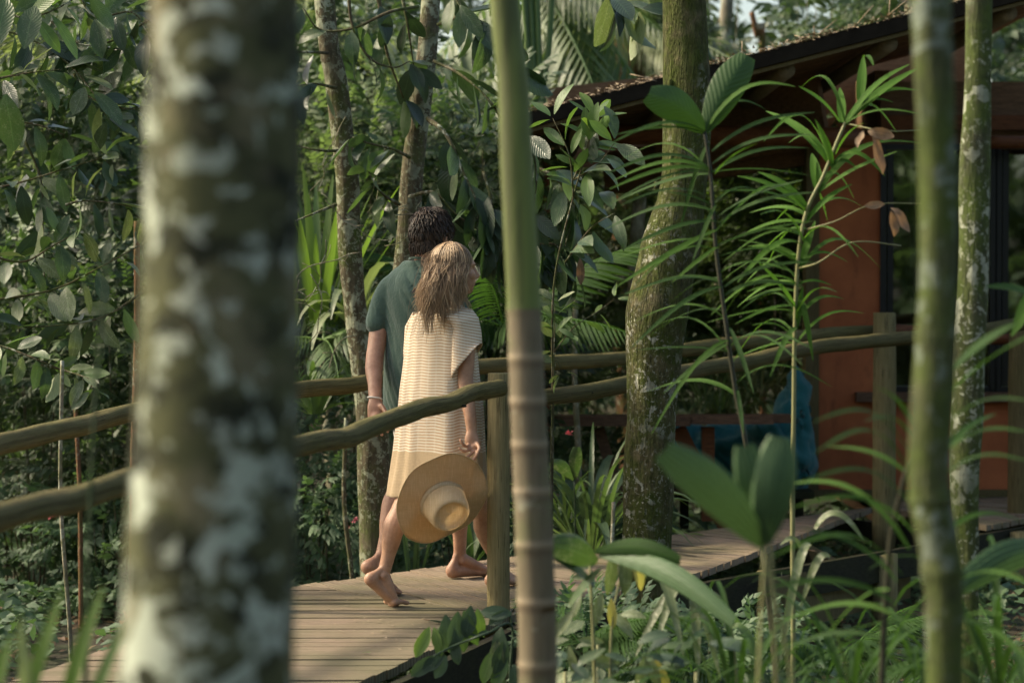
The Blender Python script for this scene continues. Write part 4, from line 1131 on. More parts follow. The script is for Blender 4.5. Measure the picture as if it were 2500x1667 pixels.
# ------------------------------------------------------------------ leaf shapes (shared meshes, blade along +Y, about 1 long)
def leaf_mesh(name, mat, w_=.42, prof=None, curl=.25, fold=.18, rows=6, petiole=.0, wave=0, seed=0):
    r_ = random.Random(seed); pts = []
    for i in range(rows + 1):
        u = i / rows; pts.append((r_.uniform(-.01, .01), u, -curl * u * u + wave * math.sin(u * 7 + seed)))
    g = Geo(); g.strap(pts, w_ / 2, fold=fold, prof=prof or (lambda u: max(.03, (math.sin(math.pi * min(1, u * .97 + .02) ** 1.12)) ** .7)))
    return g.mesh(name, MAT[mat])
LM = {}
for i, (cv, fo) in enumerate(((.12, .2), (.35, .12), (.22, .35), (.5, .25))):
    LM['dark', i] = leaf_mesh('dark_leaf', 'leaf_dark', .46, curl=cv, fold=fo, wave=.02, seed=i)
    LM['mid', i] = leaf_mesh('leaf', 'leaf_mid', .46, curl=cv, fold=fo, wave=.02, seed=i)
    LM['fresh', i] = leaf_mesh('fresh_leaf', 'leaf_fresh', .40, curl=cv * .7, fold=fo, wave=.01, seed=i)
    LM['lime', i] = leaf_mesh('lime_leaf', 'leaf_lime', .42, curl=cv * .7, fold=fo, seed=i)
    LM['spot', i] = leaf_mesh('spotted_leaf', 'leaf_spotted', .5, curl=cv, fold=fo, wave=.02, seed=i)
    LM['blue', i] = leaf_mesh('blue_leaf', 'leaf_blue', .5, curl=cv, fold=fo, wave=.02, seed=i)
    LM['dry', i] = leaf_mesh('dry_leaf', 'leaf_dry', .4, curl=cv, fold=fo * 2, wave=.06, seed=i)

def branch(parent, pts, nleaf, kinds, size=(.13, .2), r0=.008, seed=0, droop=.35, spread=1.0, start=.15, tip=3, Yj=.12):
    """a woody twig with alternate stalked leaves, each leaf a part; pts in (px,py,Y)"""
    r_ = random.Random(seed); cp = catmull([P(*p) for p in pts], 6); m_ = len(cp)
    g = Geo(); g.tube(cp, [r0 * (1 - .7 * i / (m_ - 1)) for i in range(m_)], 6, wob=.1, seed=seed)
    o = part('branch', g, MAT['twig'], parent); out = []
    for k in range(nleaf):
        t = start + (1 - start) * (k + r_.uniform(-.3, .3)) / max(1, nleaf - 1); t = min(1, max(0, t))
        if k >= nleaf - tip: t = 1.
        f = t * (m_ - 1); i = min(int(f), m_ - 2); p = Vector(cp[i]).lerp(Vector(cp[i + 1]), f - i)
        d = (Vector(cp[min(i + 1, m_ - 1)]) - Vector(cp[i])).normalized()
        sd = 1 if k % 2 else -1
        side = d.cross(V(0, -1, .2)).normalized() * sd
        dd = (d * r_.uniform(.2, .9) + side * r_.uniform(.5, 1.1) * spread + V(r_.uniform(-.5, .5), r_.uniform(-1.0, .7), -droop + r_.uniform(-.5, .6))).normalized()
        L = r_.uniform(*size)
        upv = V(r_.uniform(-.8, .8), r_.uniform(-1.0, .4), r_.uniform(.2, 1.2))
        mesh = LM[r_.choice(kinds), r_.randrange(4)]
        p2 = p + dd * .02 + V(0, r_.uniform(-.02, .02), 0)
        M = frame(p2, dd, upv, L * r_.uniform(.8, 1.1), L)
        out.append(inst('leaf', mesh, parent, M))
    return out

# left leafy tree: long twigs from beyond the frame, leaves in focus
lt = thing('broadleaf_tree', (-3.6, 12.0, 0), 'leafy tree at the upper left whose long bare twigs carry broad oval green leaves', 'tree')
g = Geo(); cp = catmull([V(-3.7, 12, -.05), V(-3.6, 12, 1.5), V(-3.45, 12.1, 3), V(-3.3, 12.2, 5.2)], 6); g.tube(cp, [.11 - .05 * i / len(cp) for i in range(len(cp))], 16, wob=.05); part('trunk', g, MAT['bark_thin'], lt)
LB = [  # (points, leaves, kinds)
 ([(-80, 470, 12), (40, 448, 11.9), (150, 415, 11.8), (250, 385, 11.7)], 12, ['mid', 'dark'], (.12, .19)),
 ([(370, 45, 11.9), (280, 98, 11.8), (190, 106, 11.8), (90, 20, 11.9)], 14, ['mid', 'spot', 'dark'], (.13, .2)),
 ([(-60, 60, 11.7), (60, 90, 11.7), (160, 150, 11.7), (230, 230, 11.6), (262, 290, 11.6)], 18, ['dark', 'mid', 'spot'], (.15, .23)),
 ([(370, 120, 12), (260, 118, 11.8), (190, 106, 11.8)], 10, ['dark', 'mid'], (.13, .2)),
 ([(-60, 735, 12), (60, 722, 11.9), (150, 700, 11.8), (240, 655, 11.7), (340, 600, 11.7)], 16, ['mid', 'spot'], (.12, .18)),
 ([(-60, 830, 11.6), (20, 850, 11.6), (110, 885, 11.5), (180, 915, 11.5)], 14, ['spot', 'mid', 'fresh'], (.11, .17)),
 ([(100, 890, 11.5), (160, 905, 11.5), (215, 925, 11.4), (225, 950, 11.4)], 9, ['spot', 'mid', 'fresh'], (.09, .13)),
 ([(180, 180, 11.8), (215, 235, 11.8), (300, 265, 11.7), (350, 262, 11.7)], 12, ['dark', 'mid'], (.13, .2)),
 ([(-40, 200, 11.6), (60, 180, 11.6), (150, 170, 11.6)], 10, ['mid', 'dark', 'spot'], (.16, .22)),
 ([(60, 340, 12), (100, 440, 12), (105, 560, 12), (110, 720, 12)], 12, ['mid', 'spot', 'dark'], (.12, .18)),
 ([(160, 500, 11.7), (210, 490, 11.7), (300, 500, 11.7), (350, 520, 11.7)], 11, ['spot', 'mid', 'dark'], (.12, .19)),
 ([(-60, 610, 11.9), (50, 640, 11.9), (130, 600, 11.8), (200, 560, 11.8)], 13, ['mid', 'spot'], (.11, .17)),
 ([(340, 720, 12.0), (260, 770, 11.9), (180, 790, 11.8), (60, 800, 11.8)], 14, ['mid', 'dark', 'spot'], (.12, .18)),
 ([(-60, -40, 11.4), (40, 40, 11.3), (120, 30, 11.3), (210, -20, 11.4)], 12, ['mid', 'fresh'], (.16, .24)),
 ([(180, -40, 11.7), (230, 40, 11.7), (320, 30, 11.7), (360, 80, 11.7)], 12, ['dark', 'mid'], (.14, .2)),
 ([(-40, 330, 12.1), (60, 300, 12), (160, 330, 12)], 9, ['mid', 'dark'], (.12, .2)),
]
tot = 0
for i, (pts, n_, kinds, sz) in enumerate(LB):
    branch(lt, pts, n_ + 1, kinds, sz, .0075, seed=40 + i); tot += n_
for i, (px, py, L) in enumerate([(15, 230, .26), (60, 120, .22), (-10, 120, .25)]):
    q = P(px, py, 11.0); inst('leaf', LM['mid', i], lt, frame(q, V(.1, .1, -1 if i == 0 else .8), V(0, -1, .2), L * 1.1, L))

# ------------------------------------------------------------------ forked tree behind the man
ft = thing('forked_tree', (P(910, 1400, 12.9).x, 12.9, 0), 'lichen blotched tree forking into two trunks behind the man', 'tree')
FY = 12.9
trunk(ft, [(868, 950, 985), (870, 950, 1060), (874, 952, 1180), (877, 955, 1300), (880, 960, 1450)], FY, 'bark_thin', 26, .04, 2)
trunk(ft, up([(767, 817, 0), (794, 847, 200), (816, 874, 400), (822, 878, 500), (826, 884, 620), (836, 892, 720), (850, 912, 850), (866, 938, 985), (874, 944, 1060)]), FY - .02, 'bark_thin', 22, .04, 3, down=False)
trunk(ft, up([(1029, 1075, 0), (1006, 1058, 200), (982, 1037, 390), (973, 1028, 520), (962, 1022, 640), (940, 1002, 780), (905, 970, 900), (886, 952, 1000), (880, 948, 1060)]), FY + .06, 'bark_thin', 22, .04, 4, down=False)
FB = [ # thin twigs between and around the trunks
 ([(1045, 290, 12.8), (1090, 330, 12.5), (1130, 420, 12.4), (1180, 520, 12.3), (1230, 600, 12.3)], 20, ['dark', 'dark', 'mid'], (.17, .25)),
 ([(1060, 150, 12.8), (1120, 180, 12.5), (1190, 240, 12.4), (1250, 330, 12.4)], 11, ['dark', 'mid'], (.17, .25)),
 ([(1070, 60, 12.8), (1140, 40, 12.5), (1210, 90, 12.4), (1260, 160, 12.4)], 9, ['dark', 'mid'], (.16, .24)),
 ([(1000, 480, 12.7), (1060, 470, 12.5), (1110, 520, 12.4), (1180, 570, 12.4)], 13, ['dark'], (.16, .22)),
 ([(915, -40, 12.7), (930, 30, 12.7), (945, 130, 12.7), (985, 240, 12.8)], 5, ['dark', 'mid'], (.15, .2)),
 ([(980, -20, 12.7), (995, 60, 12.7), (1010, 160, 12.8)], 5, ['dark'], (.15, .2)),
 ([(1000, 385, 12.8), (960, 365, 12.7), (900, 350, 12.6), (860, 335, 12.6)], 9, ['dark', 'mid'], (.14, .2)),
 ([(820, 215, 12.8), (770, 205, 12.6), (725, 210, 12.6)], 6, ['dark'], (.14, .2)),
 ([(800, 130, 12.8), (760, 128, 12.6), (715, 130, 12.6), (690, 160, 12.6)], 6, ['dark', 'mid'], (.15, .22)),
 ([(1020, 17, 12.8), (950, 30, 12.6), (860, 70, 12.6), (780, 72, 12.6), (740, 20, 12.6)], 7, ['mid', 'dark'], (.15, .2)),
 ([(850, -30, 12.6), (860, 60, 12.6), (900, 140, 12.6), (960, 165, 12.6), (1000, 150, 12.7)], 7, ['mid', 'dark'], (.15, .2)),
 ([(830, 368, 12.8), (780, 368, 12.6), (720, 355, 12.6)], 3, ['dark'], (.12, .18)),
 ([(820, 500, 12.8), (770, 520, 12.6), (720, 540, 12.6)], 2, ['mid'], (.1, .15)),
 ([(975, 500, 12.8), (930, 470, 12.6), (900, 420, 12.6)], 8, ['dark', 'mid'], (.14, .2)),
 ([(1240, 300, 12.4), (1290, 340, 12.2), (1310, 430, 12.2), (1300, 520, 12.2)], 9, ['dark'], (.16, .24)),
 ([(1280, 400, 12.3), (1350, 430, 12.2), (1400, 500, 12.2), (1380, 600, 12.2)], 16, ['dark', 'mid'], (.15, .22)),
 ([(1270, 520, 12.3), (1310, 590, 12.2), (1360, 600, 12.2), (1400, 660, 12.2)], 15, ['dark', 'mid'], (.15, .22)),
 ([(1180, 420, 12.4), (1200, 500, 12.3), (1190, 590, 12.3)], 12, ['dark'], (.17, .24)),
 ([(1230, 600, 12.3), (1290, 640, 12.2), (1330, 620, 12.2)], 9, ['dark'], (.13, .18)),
 ([(1450, -60, 12.1), (1500, 0, 12.0), (1560, 20, 12.0)], 9, ['mid', 'dark', 'spot'], (.2, .28)),
 ([(1100, -60, 12.5), (1120, 10, 12.4), (1180, 60, 12.4)], 8, ['dark', 'mid'], (.16, .24)),
]
for i, (pts, n_, kinds, sz) in enumerate(FB):
    branch(ft, pts, n_, kinds, sz, .010 if i not in (4, 0) else .014, seed=90 + i, droop=.9, spread=.7, start=.25)
q = P(1415, 655, 12.1); inst('orange_leaf', LM['dry', 1], ft, frame(q + V(0, 0, .05), V(.1, -.1, -1), V(.2, -1, 0), .11, .13))['label'] = 'orange dead leaf hanging'
# fine bare twigs left of the trunks
bt = thing('bare_shrub', P(760, 1350, 12.6), 'tangle of fine bare twigs beside the forked tree', 'shrub')
g = Geo(); rr = random.Random(6)
for k in range(16):
    p = [P(rr.uniform(700, 960), rr.uniform(420, 900), 12.7)]
    d = V(rr.uniform(-1, 1), rr.uniform(-.2, .2), rr.uniform(-.4, .7)).normalized()
    for j in range(6):
        p.append(p[-1] + d * .07); d = (d + V(rr.uniform(-.5, .5), rr.uniform(-.3, .3), rr.uniform(-.5, .5))).normalized()
    g.tube(catmull(p, 3), .0028, 5)
    for b_ in range(3):
        s0 = p[1 + b_]; e_ = s0 + V(rr.uniform(-1, 1), 0, rr.uniform(-1, 1)) * .1
        g.tube([s0, (s0 + e_) / 2 + V(.01, 0, .01), e_], .0018, 4)
part('twigs', g, MAT['bark_far'], bt)

# sapling with fresh leaves
sp = thing('sapling', P(1345, 1300, 11.6), 'sapling with fresh light green oval leaves in front of the roof corner', 'sapling')
branch(sp, [(1345, 1350, 11.7), (1350, 1000, 11.7), (1352, 700, 11.6), (1400, 480, 11.5), (1440, 350, 11.4)], 9, ['fresh', 'mid'], (.12, .18), .008, 5, droop=.0, start=.72)
branch(sp, [(1400, 480, 11.5), (1390, 380, 11.4), (1350, 290, 11.4)], 9, ['fresh'], (.12, .17), .005, 6, droop=.0)
branch(sp, [(1400, 440, 11.5), (1440, 340, 11.4), (1450, 290, 11.4)], 12, ['fresh', 'fresh', 'lime'], (.10, .16), .005, 7, droop=-.25, tip=5)
branch(sp, [(1400, 440, 11.5), (1460, 400, 11.4), (1500, 350, 11.3)], 9, ['fresh', 'mid', 'blue'], (.12, .19), .005, 8, droop=.1)
branch(sp, [(1380, 640, 11.6), (1440, 560, 11.4), (1500, 520, 11.3)], 8, ['mid', 'blue', 'dark'], (.13, .2), .005, 9, droop=.3)
sp2 = thing('sapling', P(1365, 1300, 11.3), 'thin sapling with small curled leaves and a bare stem beside the cane trunk', 'sapling')
branch(sp2, [(1340, 1520, 11.3), (1346, 1100, 11.3), (1352, 900, 11.3), (1355, 740, 11.3)], 11, ['spot', 'fresh'], (.07, .11), .005, 15, droop=.2, start=.75)
branch(sp2, [(1352, 860, 11.3), (1400, 800, 11.3), (1460, 760, 11.3), (1500, 730, 11.3)], 9, ['fresh', 'spot', 'lime'], (.06, .11), .003, 16, droop=0)
branch(sp2, [(1354, 900, 11.3), (1360, 880, 11.3), (1372, 910, 11.3)], 4, ['spot'], (.05, .09), .003, 17)
# thin pale trunks
def pole_tree(name, px0, px1, y0, y1, Y, r, mat, label, cat='tree', lean=0):
    t = thing(name, (P((px0 + px1) / 2, y1, Y).x, Y, 0), label, cat)
    a = P(px0, y0, Y); b = P(px1, y1, Y); c_ = V(b.x + (b.x - a.x) * .1, Y, ground_h(b.x, Y) - .05)
    g = Geo(); cp = catmull([a, a.lerp(b, .5) + V(random.uniform(-.03, .03), 0, 0), b, c_] if b.z > c_.z + .1 else [a, a.lerp(b, .5), c_], 6)
    g.tube(cp, [r * (.85 + .25 * i / len(cp)) for i in range(len(cp))], 14, wob=.05, seed=px0 * .1); part('trunk', g, MAT[mat], t); return t
pole_tree('slender_tree', 1562, 1552, 480, 720, 16.6, .052, 'bark_far', 'pale slender trunk with dark rings seen left of the thick mossy trunk')
pole_tree('slender_tree', 1408, 1413, 640, 1150, 14.9, .019, 'bark_far', 'thin pale stem standing behind the railing, between cane trunk and mossy trunk')
pole_tree('slender_tree', 334, 326, 540, 1160, 12.2, .018, 'bark_red', 'reddish brown slender stem partly hidden behind the big blurred trunk')
pole_tree('slender_tree', 152, 172, 880, 1560, 10.8, .010, 'bark_far', 'thin pale sapling stem rising through the two rails at the left', 'sapling')
pole_tree('slender_tree', 182, 196, 950, 1250, 13.8, .014, 'bark_red', 'small reddish peeling stem behind the upper rail at the left', 'sapling')
pole_tree('slender_tree', 1780, 1765, -60, 220, 24, .07, 'bark_far', 'far pale trunk above the roof line, nearest to the mossy trunk')
pole_tree('slender_tree', 2215, 2225, -60, 60, 20, .05, 'bark_far', 'short stretch of bright trunk above the roof beside the blurred trunk')
pole_tree('slender_tree', 1835, 1862, 30, 150, 22, .03, 'bark_red', 'thin reddish trunk far behind the roof')
pole_tree('slender_tree', 845, 862, 1020, 1440, 12.6, .013, 'bark_thin', 'thin brown stem rising just behind the far edge of the boardwalk', 'sapling')
pole_tree('slender_tree', 1498, 1496, 1225, 1440, 10.6, .010, 'bark_far', 'cut pale stake standing before the boardwalk edge', 'stake')
# ------------------------------------------------------------------ mass foliage, built fast with numpy
def fast_mesh(name, V3, quads, mat, uv=None):
    me = bpy.data.meshes.new(name); nv = len(V3); nf = len(quads)
    me.vertices.add(nv); me.vertices.foreach_set('co', V3.astype(np.float32).ravel())
    k = quads.shape[1]
    me.loops.add(nf * k); me.loops.foreach_set('vertex_index', quads.astype(np.int32).ravel())
    me.polygons.add(nf); me.polygons.foreach_set('loop_start', np.arange(0, nf * k, k, dtype=np.int32))
    me.polygons.foreach_set('use_smooth', np.ones(nf, bool))
    if uv is not None:
        l = me.uv_layers.new(name='UVMap'); l.data.foreach_set('uv', uv[quads.ravel()].astype(np.float32).ravel())
    me.materials.append(mat); me.update(calc_edges=True); return me
def template_leaf(w_=.45, rows=2, curl=.25, fold=.2):
    vs = []; uv = []
    for i in range(rows + 1):
        u = i / rows; ww = w_ / 2 * max(.04, math.sin(math.pi * (u * .9 + .05)) ** .8)
        vs += [(-ww, u, -curl * u * u + ww * fold), (0, u, -curl * u * u), (ww, u, -curl * u * u + ww * fold)]; uv += [(0, u), (.5, u), (1, u)]
    fs = []
    for i in range(rows):
        o = 3 * i; fs += [(o, o + 1, o + 4, o + 3), (o + 1, o + 2, o + 5, o + 4)]
    return np.array(vs, float), np.array(fs), np.array(uv)
def template_flat(w_=.45, curl=.25):
    vs = []; uv = []
    for u, k in ((0, .12), (.45, 1.), (1, .1)):
        vs += [(-w_ / 2 * k, u, -curl * u * u), (w_ / 2 * k, u, -curl * u * u + .04)]; uv += [(0.1, u), (.9, u)]
    return np.array(vs, float), np.array([(0, 1, 3, 2), (2, 3, 5, 4)]), np.array(uv)
def rot_from(d, upv):
    d = d / np.linalg.norm(d, axis=1, keepdims=True); x = np.cross(d, upv); n_ = np.linalg.norm(x, axis=1, keepdims=True); x = np.where(n_ > 1e-3, x / np.maximum(n_, 1e-3), [1, 0, 0]); z = np.cross(x, d)
    return np.stack([x, d, z], axis=2)
def scatter(tmpl, pos, d, upv, size):
    tv, tf, tu = tmpl; R = rot_from(d, upv); N = len(pos)
    W = np.einsum('nij,kj->nki', R, tv) * size[:, None, None] + pos[:, None, :]
    Q = (tf[None] + (np.arange(N) * len(tv))[:, None, None]).reshape(-1, 4)
    return W.reshape(-1, 3), Q, np.tile(tu, (N, 1))
def merge(lst):
    o = 0; Vs = []; Qs = []; Us = []
    for v_, q, u in lst: Vs.append(v_); Qs.append(q + o); Us.append(u); o += len(v_)
    return np.concatenate(Vs), np.concatenate(Qs), np.concatenate(Us)
def open_sky(pos, k=.8):
    """thin the foliage where the photograph shows bright sky through it"""
    cx = 1250 + pos[:, 0] / pos[:, 1] * F; cy = 700 - (pos[:, 2] - H) / pos[:, 1] * F; keep = np.ones(len(pos), bool)
    for hx, hy, hr in HOLES: keep &= ((cx - hx) ** 2 + (cy - hy) ** 2) > (hr * rng.uniform(k * .7, k * 1.05, len(pos))) ** 2
    return keep
HOLES = ((1150, 170, 150), (1200, 60, 110), (985, 205, 70), (1830, 70, 150), (1700, 20, 60), (1400, 20, 80), (740, 10, 60), (2010, 0, 90), (1090, 60, 60))
def unit(n_): v_ = rng.normal(size=(n_, 3)); return v_ / np.linalg.norm(v_, axis=1, keepdims=True)
def sprig(nl=9, L=1., leafL=.28, w_=.42, curl=.3, seed=0):
    """a twig of nl leaves as a template; origin at the base, along +Y"""
    r_ = np.random.default_rng(seed); out = []
    for k in range(nl):
        t = (k + 1) / nl; sd = 1 if k % 2 else -1
        p = np.array([[.04 * math.sin(t * 5 + seed), t * L, -.18 * t * t * L]])
        d = np.array([[sd * (.9 - .5 * t) + r_.uniform(-.2, .2), .5 + .4 * t, r_.uniform(-.6, .1)]])
        out.append(scatter(template_flat(w_, curl), p, d, np.array([[r_.uniform(-.4, .4), r_.uniform(-.4, .4), 1.]]), np.array([leafL * r_.uniform(.7, 1.2)])))
    return merge(out)
SPR = [sprig(12, 1., .3, .46, .3, s_) for s_ in range(3)]
SPN = [sprig(16, 1., .22, .22, .2, 7 + s_) for s_ in range(2)]     # narrow leaves
def frond_tmpl(n_=22, L=1., ll=.34, w_=.055, droop=.35, hang=.5, seed=0):
    """pinnate palm frond: leaflets both sides of an arching rib"""
    r_ = np.random.default_rng(seed); out = []
    for k in range(n_):
        t = .12 + .88 * k / (n_ - 1)
        p = np.array([0, t * L, -droop * t * t * L]); l_ = ll * math.sin(math.pi * (t * .85 + .12)) ** .6
        for sd in (-1, 1):
            d = np.array([[sd * 1., .55 + .3 * t, -hang + r_.uniform(-.15, .1)]])
            out.append(scatter(template_leaf(w_ / ll, 3, .45), p[None], d, np.array([[0, -.2, 1.]]), np.array([l_ * r_.uniform(.9, 1.05)])))
    rb = 10; vs = []; 
    for i in range(rb + 1):
        t = i / rb; c_ = np.array([0, t * L, -droop * t * t * L]); r = .012 * (1 - .8 * t) * L
        vs += [c_ + [-r, 0, 0], c_ + [0, 0, r], c_ + [r, 0, 0]]
    fs = []
    for i in range(rb): o = 3 * i; fs += [(o, o + 1, o + 4, o + 3), (o + 1, o + 2, o + 5, o + 4)]
    out.append((np.array(vs), np.array(fs), np.full((len(vs), 2), .5)))
    return merge(out)
FRT = [frond_tmpl(24, 1., .34, .03, .35, .5, 1), frond_tmpl(26, 1., .3, .024, .55, .9, 2)]

def plant_obj(parent_label, name, cat, loc, data, mat, group=None, twigs=None, stems=None):
    t = thing(name, loc, parent_label, cat, group)
    v_, q, u = data
    me = fast_mesh('foliage', v_ - np.array(loc)[None], q, MAT[mat] if isinstance(mat, str) else mat, u)
    o = bpy.data.objects.new('foliage', me); link(o, t); o['kind'] = 'stuff'
    if stems:
        g = Geo()
        for s_ in stems: g.tube(*s_)
        part('stem', g, MAT['twig'], t)
    return t
def bush(label, px, py, Y, wx, h_, n_, mat, size=(.25, .45), tm=None, cat='shrub', name='shrub', z0=None, yd=.5, lum=None):
    """bushy plant whose middle is at (px,py): sprigs fill an uneven ellipsoid, growing outward and up"""
    c_ = np.array(P(px, py, Y)); tm = tm or SPR; out = []; n_ = int(n_ * 1.0); size = (size[0] * .72, size[1] * .85); yd *= .8
    for j, T in enumerate(tm):
        k = n_ // len(tm); u = unit(k) * rng.uniform(.5, 1.1, (k, 1)) ** .5
        bl = np.array([1 + .5 * mnoise.noise(Vector(tuple(q * 1.7 + px * .01))) for q in u])
        pos = c_ + u * np.array([wx, yd, h_]) * bl[:, None]
        pos[:, 2] = np.maximum(pos[:, 2], np.array([ground_h(x, y) for x, y in pos[:, :2]]) + .05)
        k_ = k; d = u * [1, 1, .6] + rng.normal(size=(k, 3)) * .45 + [0, -.15, .35]
        upv = rng.normal(size=(k, 3)) * .35 + [-.2, -.35, 1]
        kp = open_sky(pos); out.append(scatter(T, pos[kp], d[kp], upv[kp], rng.uniform(*size, k)[kp]))
    gx = ground_h(c_[0], c_[1]); stems = []
    for k in range(4):
        a = rng.uniform(-.4, .4, 3) * [wx, yd, h_]
        stems.append((catmull([V(c_[0] + a[0] * .2, c_[1], gx - .03), V(c_[0] + a[0] * .6, c_[1] + a[1] * .5, (c_[2] + gx) / 2), V(*(c_ + a))], 4), .005, 5))
    return plant_obj(label, name, cat, (c_[0], c_[1], gx), merge(out), mat, stems=stems)
def palm(label, px, py, Y, fr, L, mat, tm=0, trunk_r=.06, base=True, cat='palm', elev=(.1, 1.1), angs=None, name='palm_plant', trunkmat='bark_far'):
    """palm crown with its heart at (px,py)"""
    c_ = np.array(P(px, py, Y)); k = fr
    a = np.array(angs) if angs is not None else rng.uniform(0, 2 * math.pi, k); k = len(a); e = rng.uniform(*elev, k)
    d = np.stack([np.cos(a) * np.cos(e), np.sin(a) * np.cos(e), np.sin(e)], 1)
    data = scatter(FRT[tm], np.repeat(c_[None], k, 0), d, np.tile([[0, 0, 1.]], (k, 1)) + rng.normal(size=(k, 3)) * .12, rng.uniform(.8, 1.15, k) * L)
    gz = ground_h(c_[0], c_[1])
    t = plant_obj(label, name, cat, (c_[0], c_[1], gz), data, mat)
    if base and c_[2] > gz + .2:
        g = Geo(); g.tube(catmull([V(c_[0] + .05, c_[1], gz - .05), V(c_[0] - .03, c_[1], (gz + c_[2]) / 2), V(*c_)], 5), trunk_r, 12, wob=.05); part('trunk', g, MAT[trunkmat], t)
    return t
def blades(label, px, py, Y, n_, L, wid, mat, elev=(.5, 1.4), droop=.5, cat='plant', name='strap_leaf_plant', spread=2 * math.pi, a0=0, base_r=.05, Ls=(.7, 1.1), parts=True):
    """rosette of long arching strap leaves, each a part"""
    c_ = P(px, py, Y); t = thing(name, c_, label, cat); r_ = random.Random(int(px * 7 + py))
    for k in range(n_):
        a = a0 + spread * (k + r_.uniform(-.4, .4)) / n_; e = r_.uniform(*elev); l_ = L * r_.uniform(*Ls)
        d = V(math.cos(a) * math.cos(e), math.sin(a) * math.cos(e), math.sin(e)); pts = []; p = c_ + V(math.cos(a), math.sin(a), 0) * base_r * r_.random()
        for i in range(9):
            pts.append(p.copy()); p = p + d * l_ / 8; d = (d + V(0, 0, -droop / 8 * (1 + i * .35))).normalized()
        g = Geo(); g.strap(pts, wid * r_.uniform(.7, 1.2) / 2, fold=.3); part('leaf', g, MAT[mat], t)
    return t

# --- the far wood: several depths of sprigs, thinning towards the sky
def forest(name, n_, x, y, zfun, size, mat, tm, dens=.0, seed=0, holes=(), label=None):
    out = []
    for T in tm:
        k = n_ // len(tm); got = []
        while len(got) < k:
            q = np.stack([rng.uniform(*x, 4000), rng.uniform(*y, 4000), rng.uniform(0, 1, 4000)], 1)
            top = zfun(q[:, 0], q[:, 1]); g0 = np.array([ground_h(a, b) for a, b in q[:, :2]]); z = g0 + .05 + q[:, 2] * top
            keep = np.array([mnoise.noise(Vector((a * .55 + seed, b * .55, c_ * .6))) for a, b, c_ in zip(q[:, 0], q[:, 1], z)]) > dens
            keep &= ~((q[:, 0] > 1.5) & (q[:, 1] > 13) & (q[:, 1] < 21.5) & (z < 5.2))
            for (hx, hy, hr) in holes:
                cx = 1250 + q[:, 0] / q[:, 1] * F; cy = 700 - (z - H) / q[:, 1] * F
                keep &= ((cx - hx) ** 2 + (cy - hy) ** 2) > (hr * rng.uniform(.75, 1.1, 4000)) ** 2
            got += [(a, b, c_) for a, b, c_, kk in zip(q[:, 0], q[:, 1], z, keep) if kk]
        pos = np.array(got[:k]); d = rng.normal(size=(k, 3)) * [1, 1, .5] + [0, -.5, .1]
        upv = rng.normal(size=(k, 3)) * .4 + [-.2, -.4, 1]
        out.append(scatter(T, pos, d, upv, rng.uniform(*size, k)))
    v_, q, u = merge(out)
    o = bpy.data.objects.new(name, fast_mesh(name, v_, q, MAT[mat], u)); COL.objects.link(o); o['kind'] = 'stuff'
    if label: o['label'] = label
    return o
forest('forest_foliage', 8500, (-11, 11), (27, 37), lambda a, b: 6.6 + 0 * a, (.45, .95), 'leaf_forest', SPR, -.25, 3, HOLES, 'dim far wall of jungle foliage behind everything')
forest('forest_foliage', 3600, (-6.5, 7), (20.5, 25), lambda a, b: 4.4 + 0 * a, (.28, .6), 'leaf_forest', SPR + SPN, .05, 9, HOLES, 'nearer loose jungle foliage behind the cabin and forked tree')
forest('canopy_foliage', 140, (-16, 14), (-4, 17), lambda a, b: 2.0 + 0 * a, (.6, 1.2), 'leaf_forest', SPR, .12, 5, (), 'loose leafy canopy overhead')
o = bpy.data.objects['canopy_foliage']; o.location.z = 6.4
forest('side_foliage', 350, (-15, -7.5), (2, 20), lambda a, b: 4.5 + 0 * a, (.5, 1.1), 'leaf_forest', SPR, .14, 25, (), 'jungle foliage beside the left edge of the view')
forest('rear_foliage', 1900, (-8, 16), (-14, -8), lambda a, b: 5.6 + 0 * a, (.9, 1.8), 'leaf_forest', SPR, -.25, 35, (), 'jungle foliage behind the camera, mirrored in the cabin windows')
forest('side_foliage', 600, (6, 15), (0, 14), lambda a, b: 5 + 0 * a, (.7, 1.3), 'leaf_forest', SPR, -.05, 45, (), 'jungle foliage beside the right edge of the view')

# ground cover: small leaves on the soil
def cover(name, n_, x, y, size, mat, label, seed, hgt=.16, dens=-.1, flat=.5, w_=.6):
    k = n_ * 2; q = np.stack([rng.uniform(*x, k), rng.uniform(*y, k)], 1)
    nz_ = np.array([mnoise.noise(Vector((a * 1.1 + seed, b * 1.1, 0))) for a, b in q]); keep = nz_ > dens; q = q[keep][:n_]; nz_ = nz_[keep][:n_]; k = len(q)
    z = np.array([ground_h(a, b) for a, b in q]) + rng.uniform(.0, 1, k) * hgt * (1 + nz_ * 1.5) + .01
    pos = np.column_stack([q, z]); d = rng.normal(size=(k, 3)) * [1, 1, .3] + [0, -.2, .1]; upv = rng.normal(size=(k, 3)) * flat * .6 + [-.1, -.3, 1]
    v_, f_, u = scatter(template_leaf(w_, 2, .3), pos, d, upv, rng.uniform(*size, k))
    o = bpy.data.objects.new(name, fast_mesh(name, v_, f_, MAT[mat], u)); COL.objects.link(o); tag(o, label, kind='stuff'); return o
cover('ground_cover', 32000, (-7, 1.5), (11.2, 20), (.04, .10), 'leaf_cover', 'dense low creeping green leaves on the ground beyond the boardwalk', 2, .22)
cover('ground_cover', 7000, (-1.2, 5), (9.5, 15), (.025, .06), 'leaf_cover', 'sparse small green seedlings on the soil under the boardwalk', 7, .06, dens=.05)
cover('ground_cover', 9000, (.5, 6), (13.5, 20), (.05, .11), 'leaf_cover', 'low leaves on the ground behind the table', 8, .25, dens=-.2)
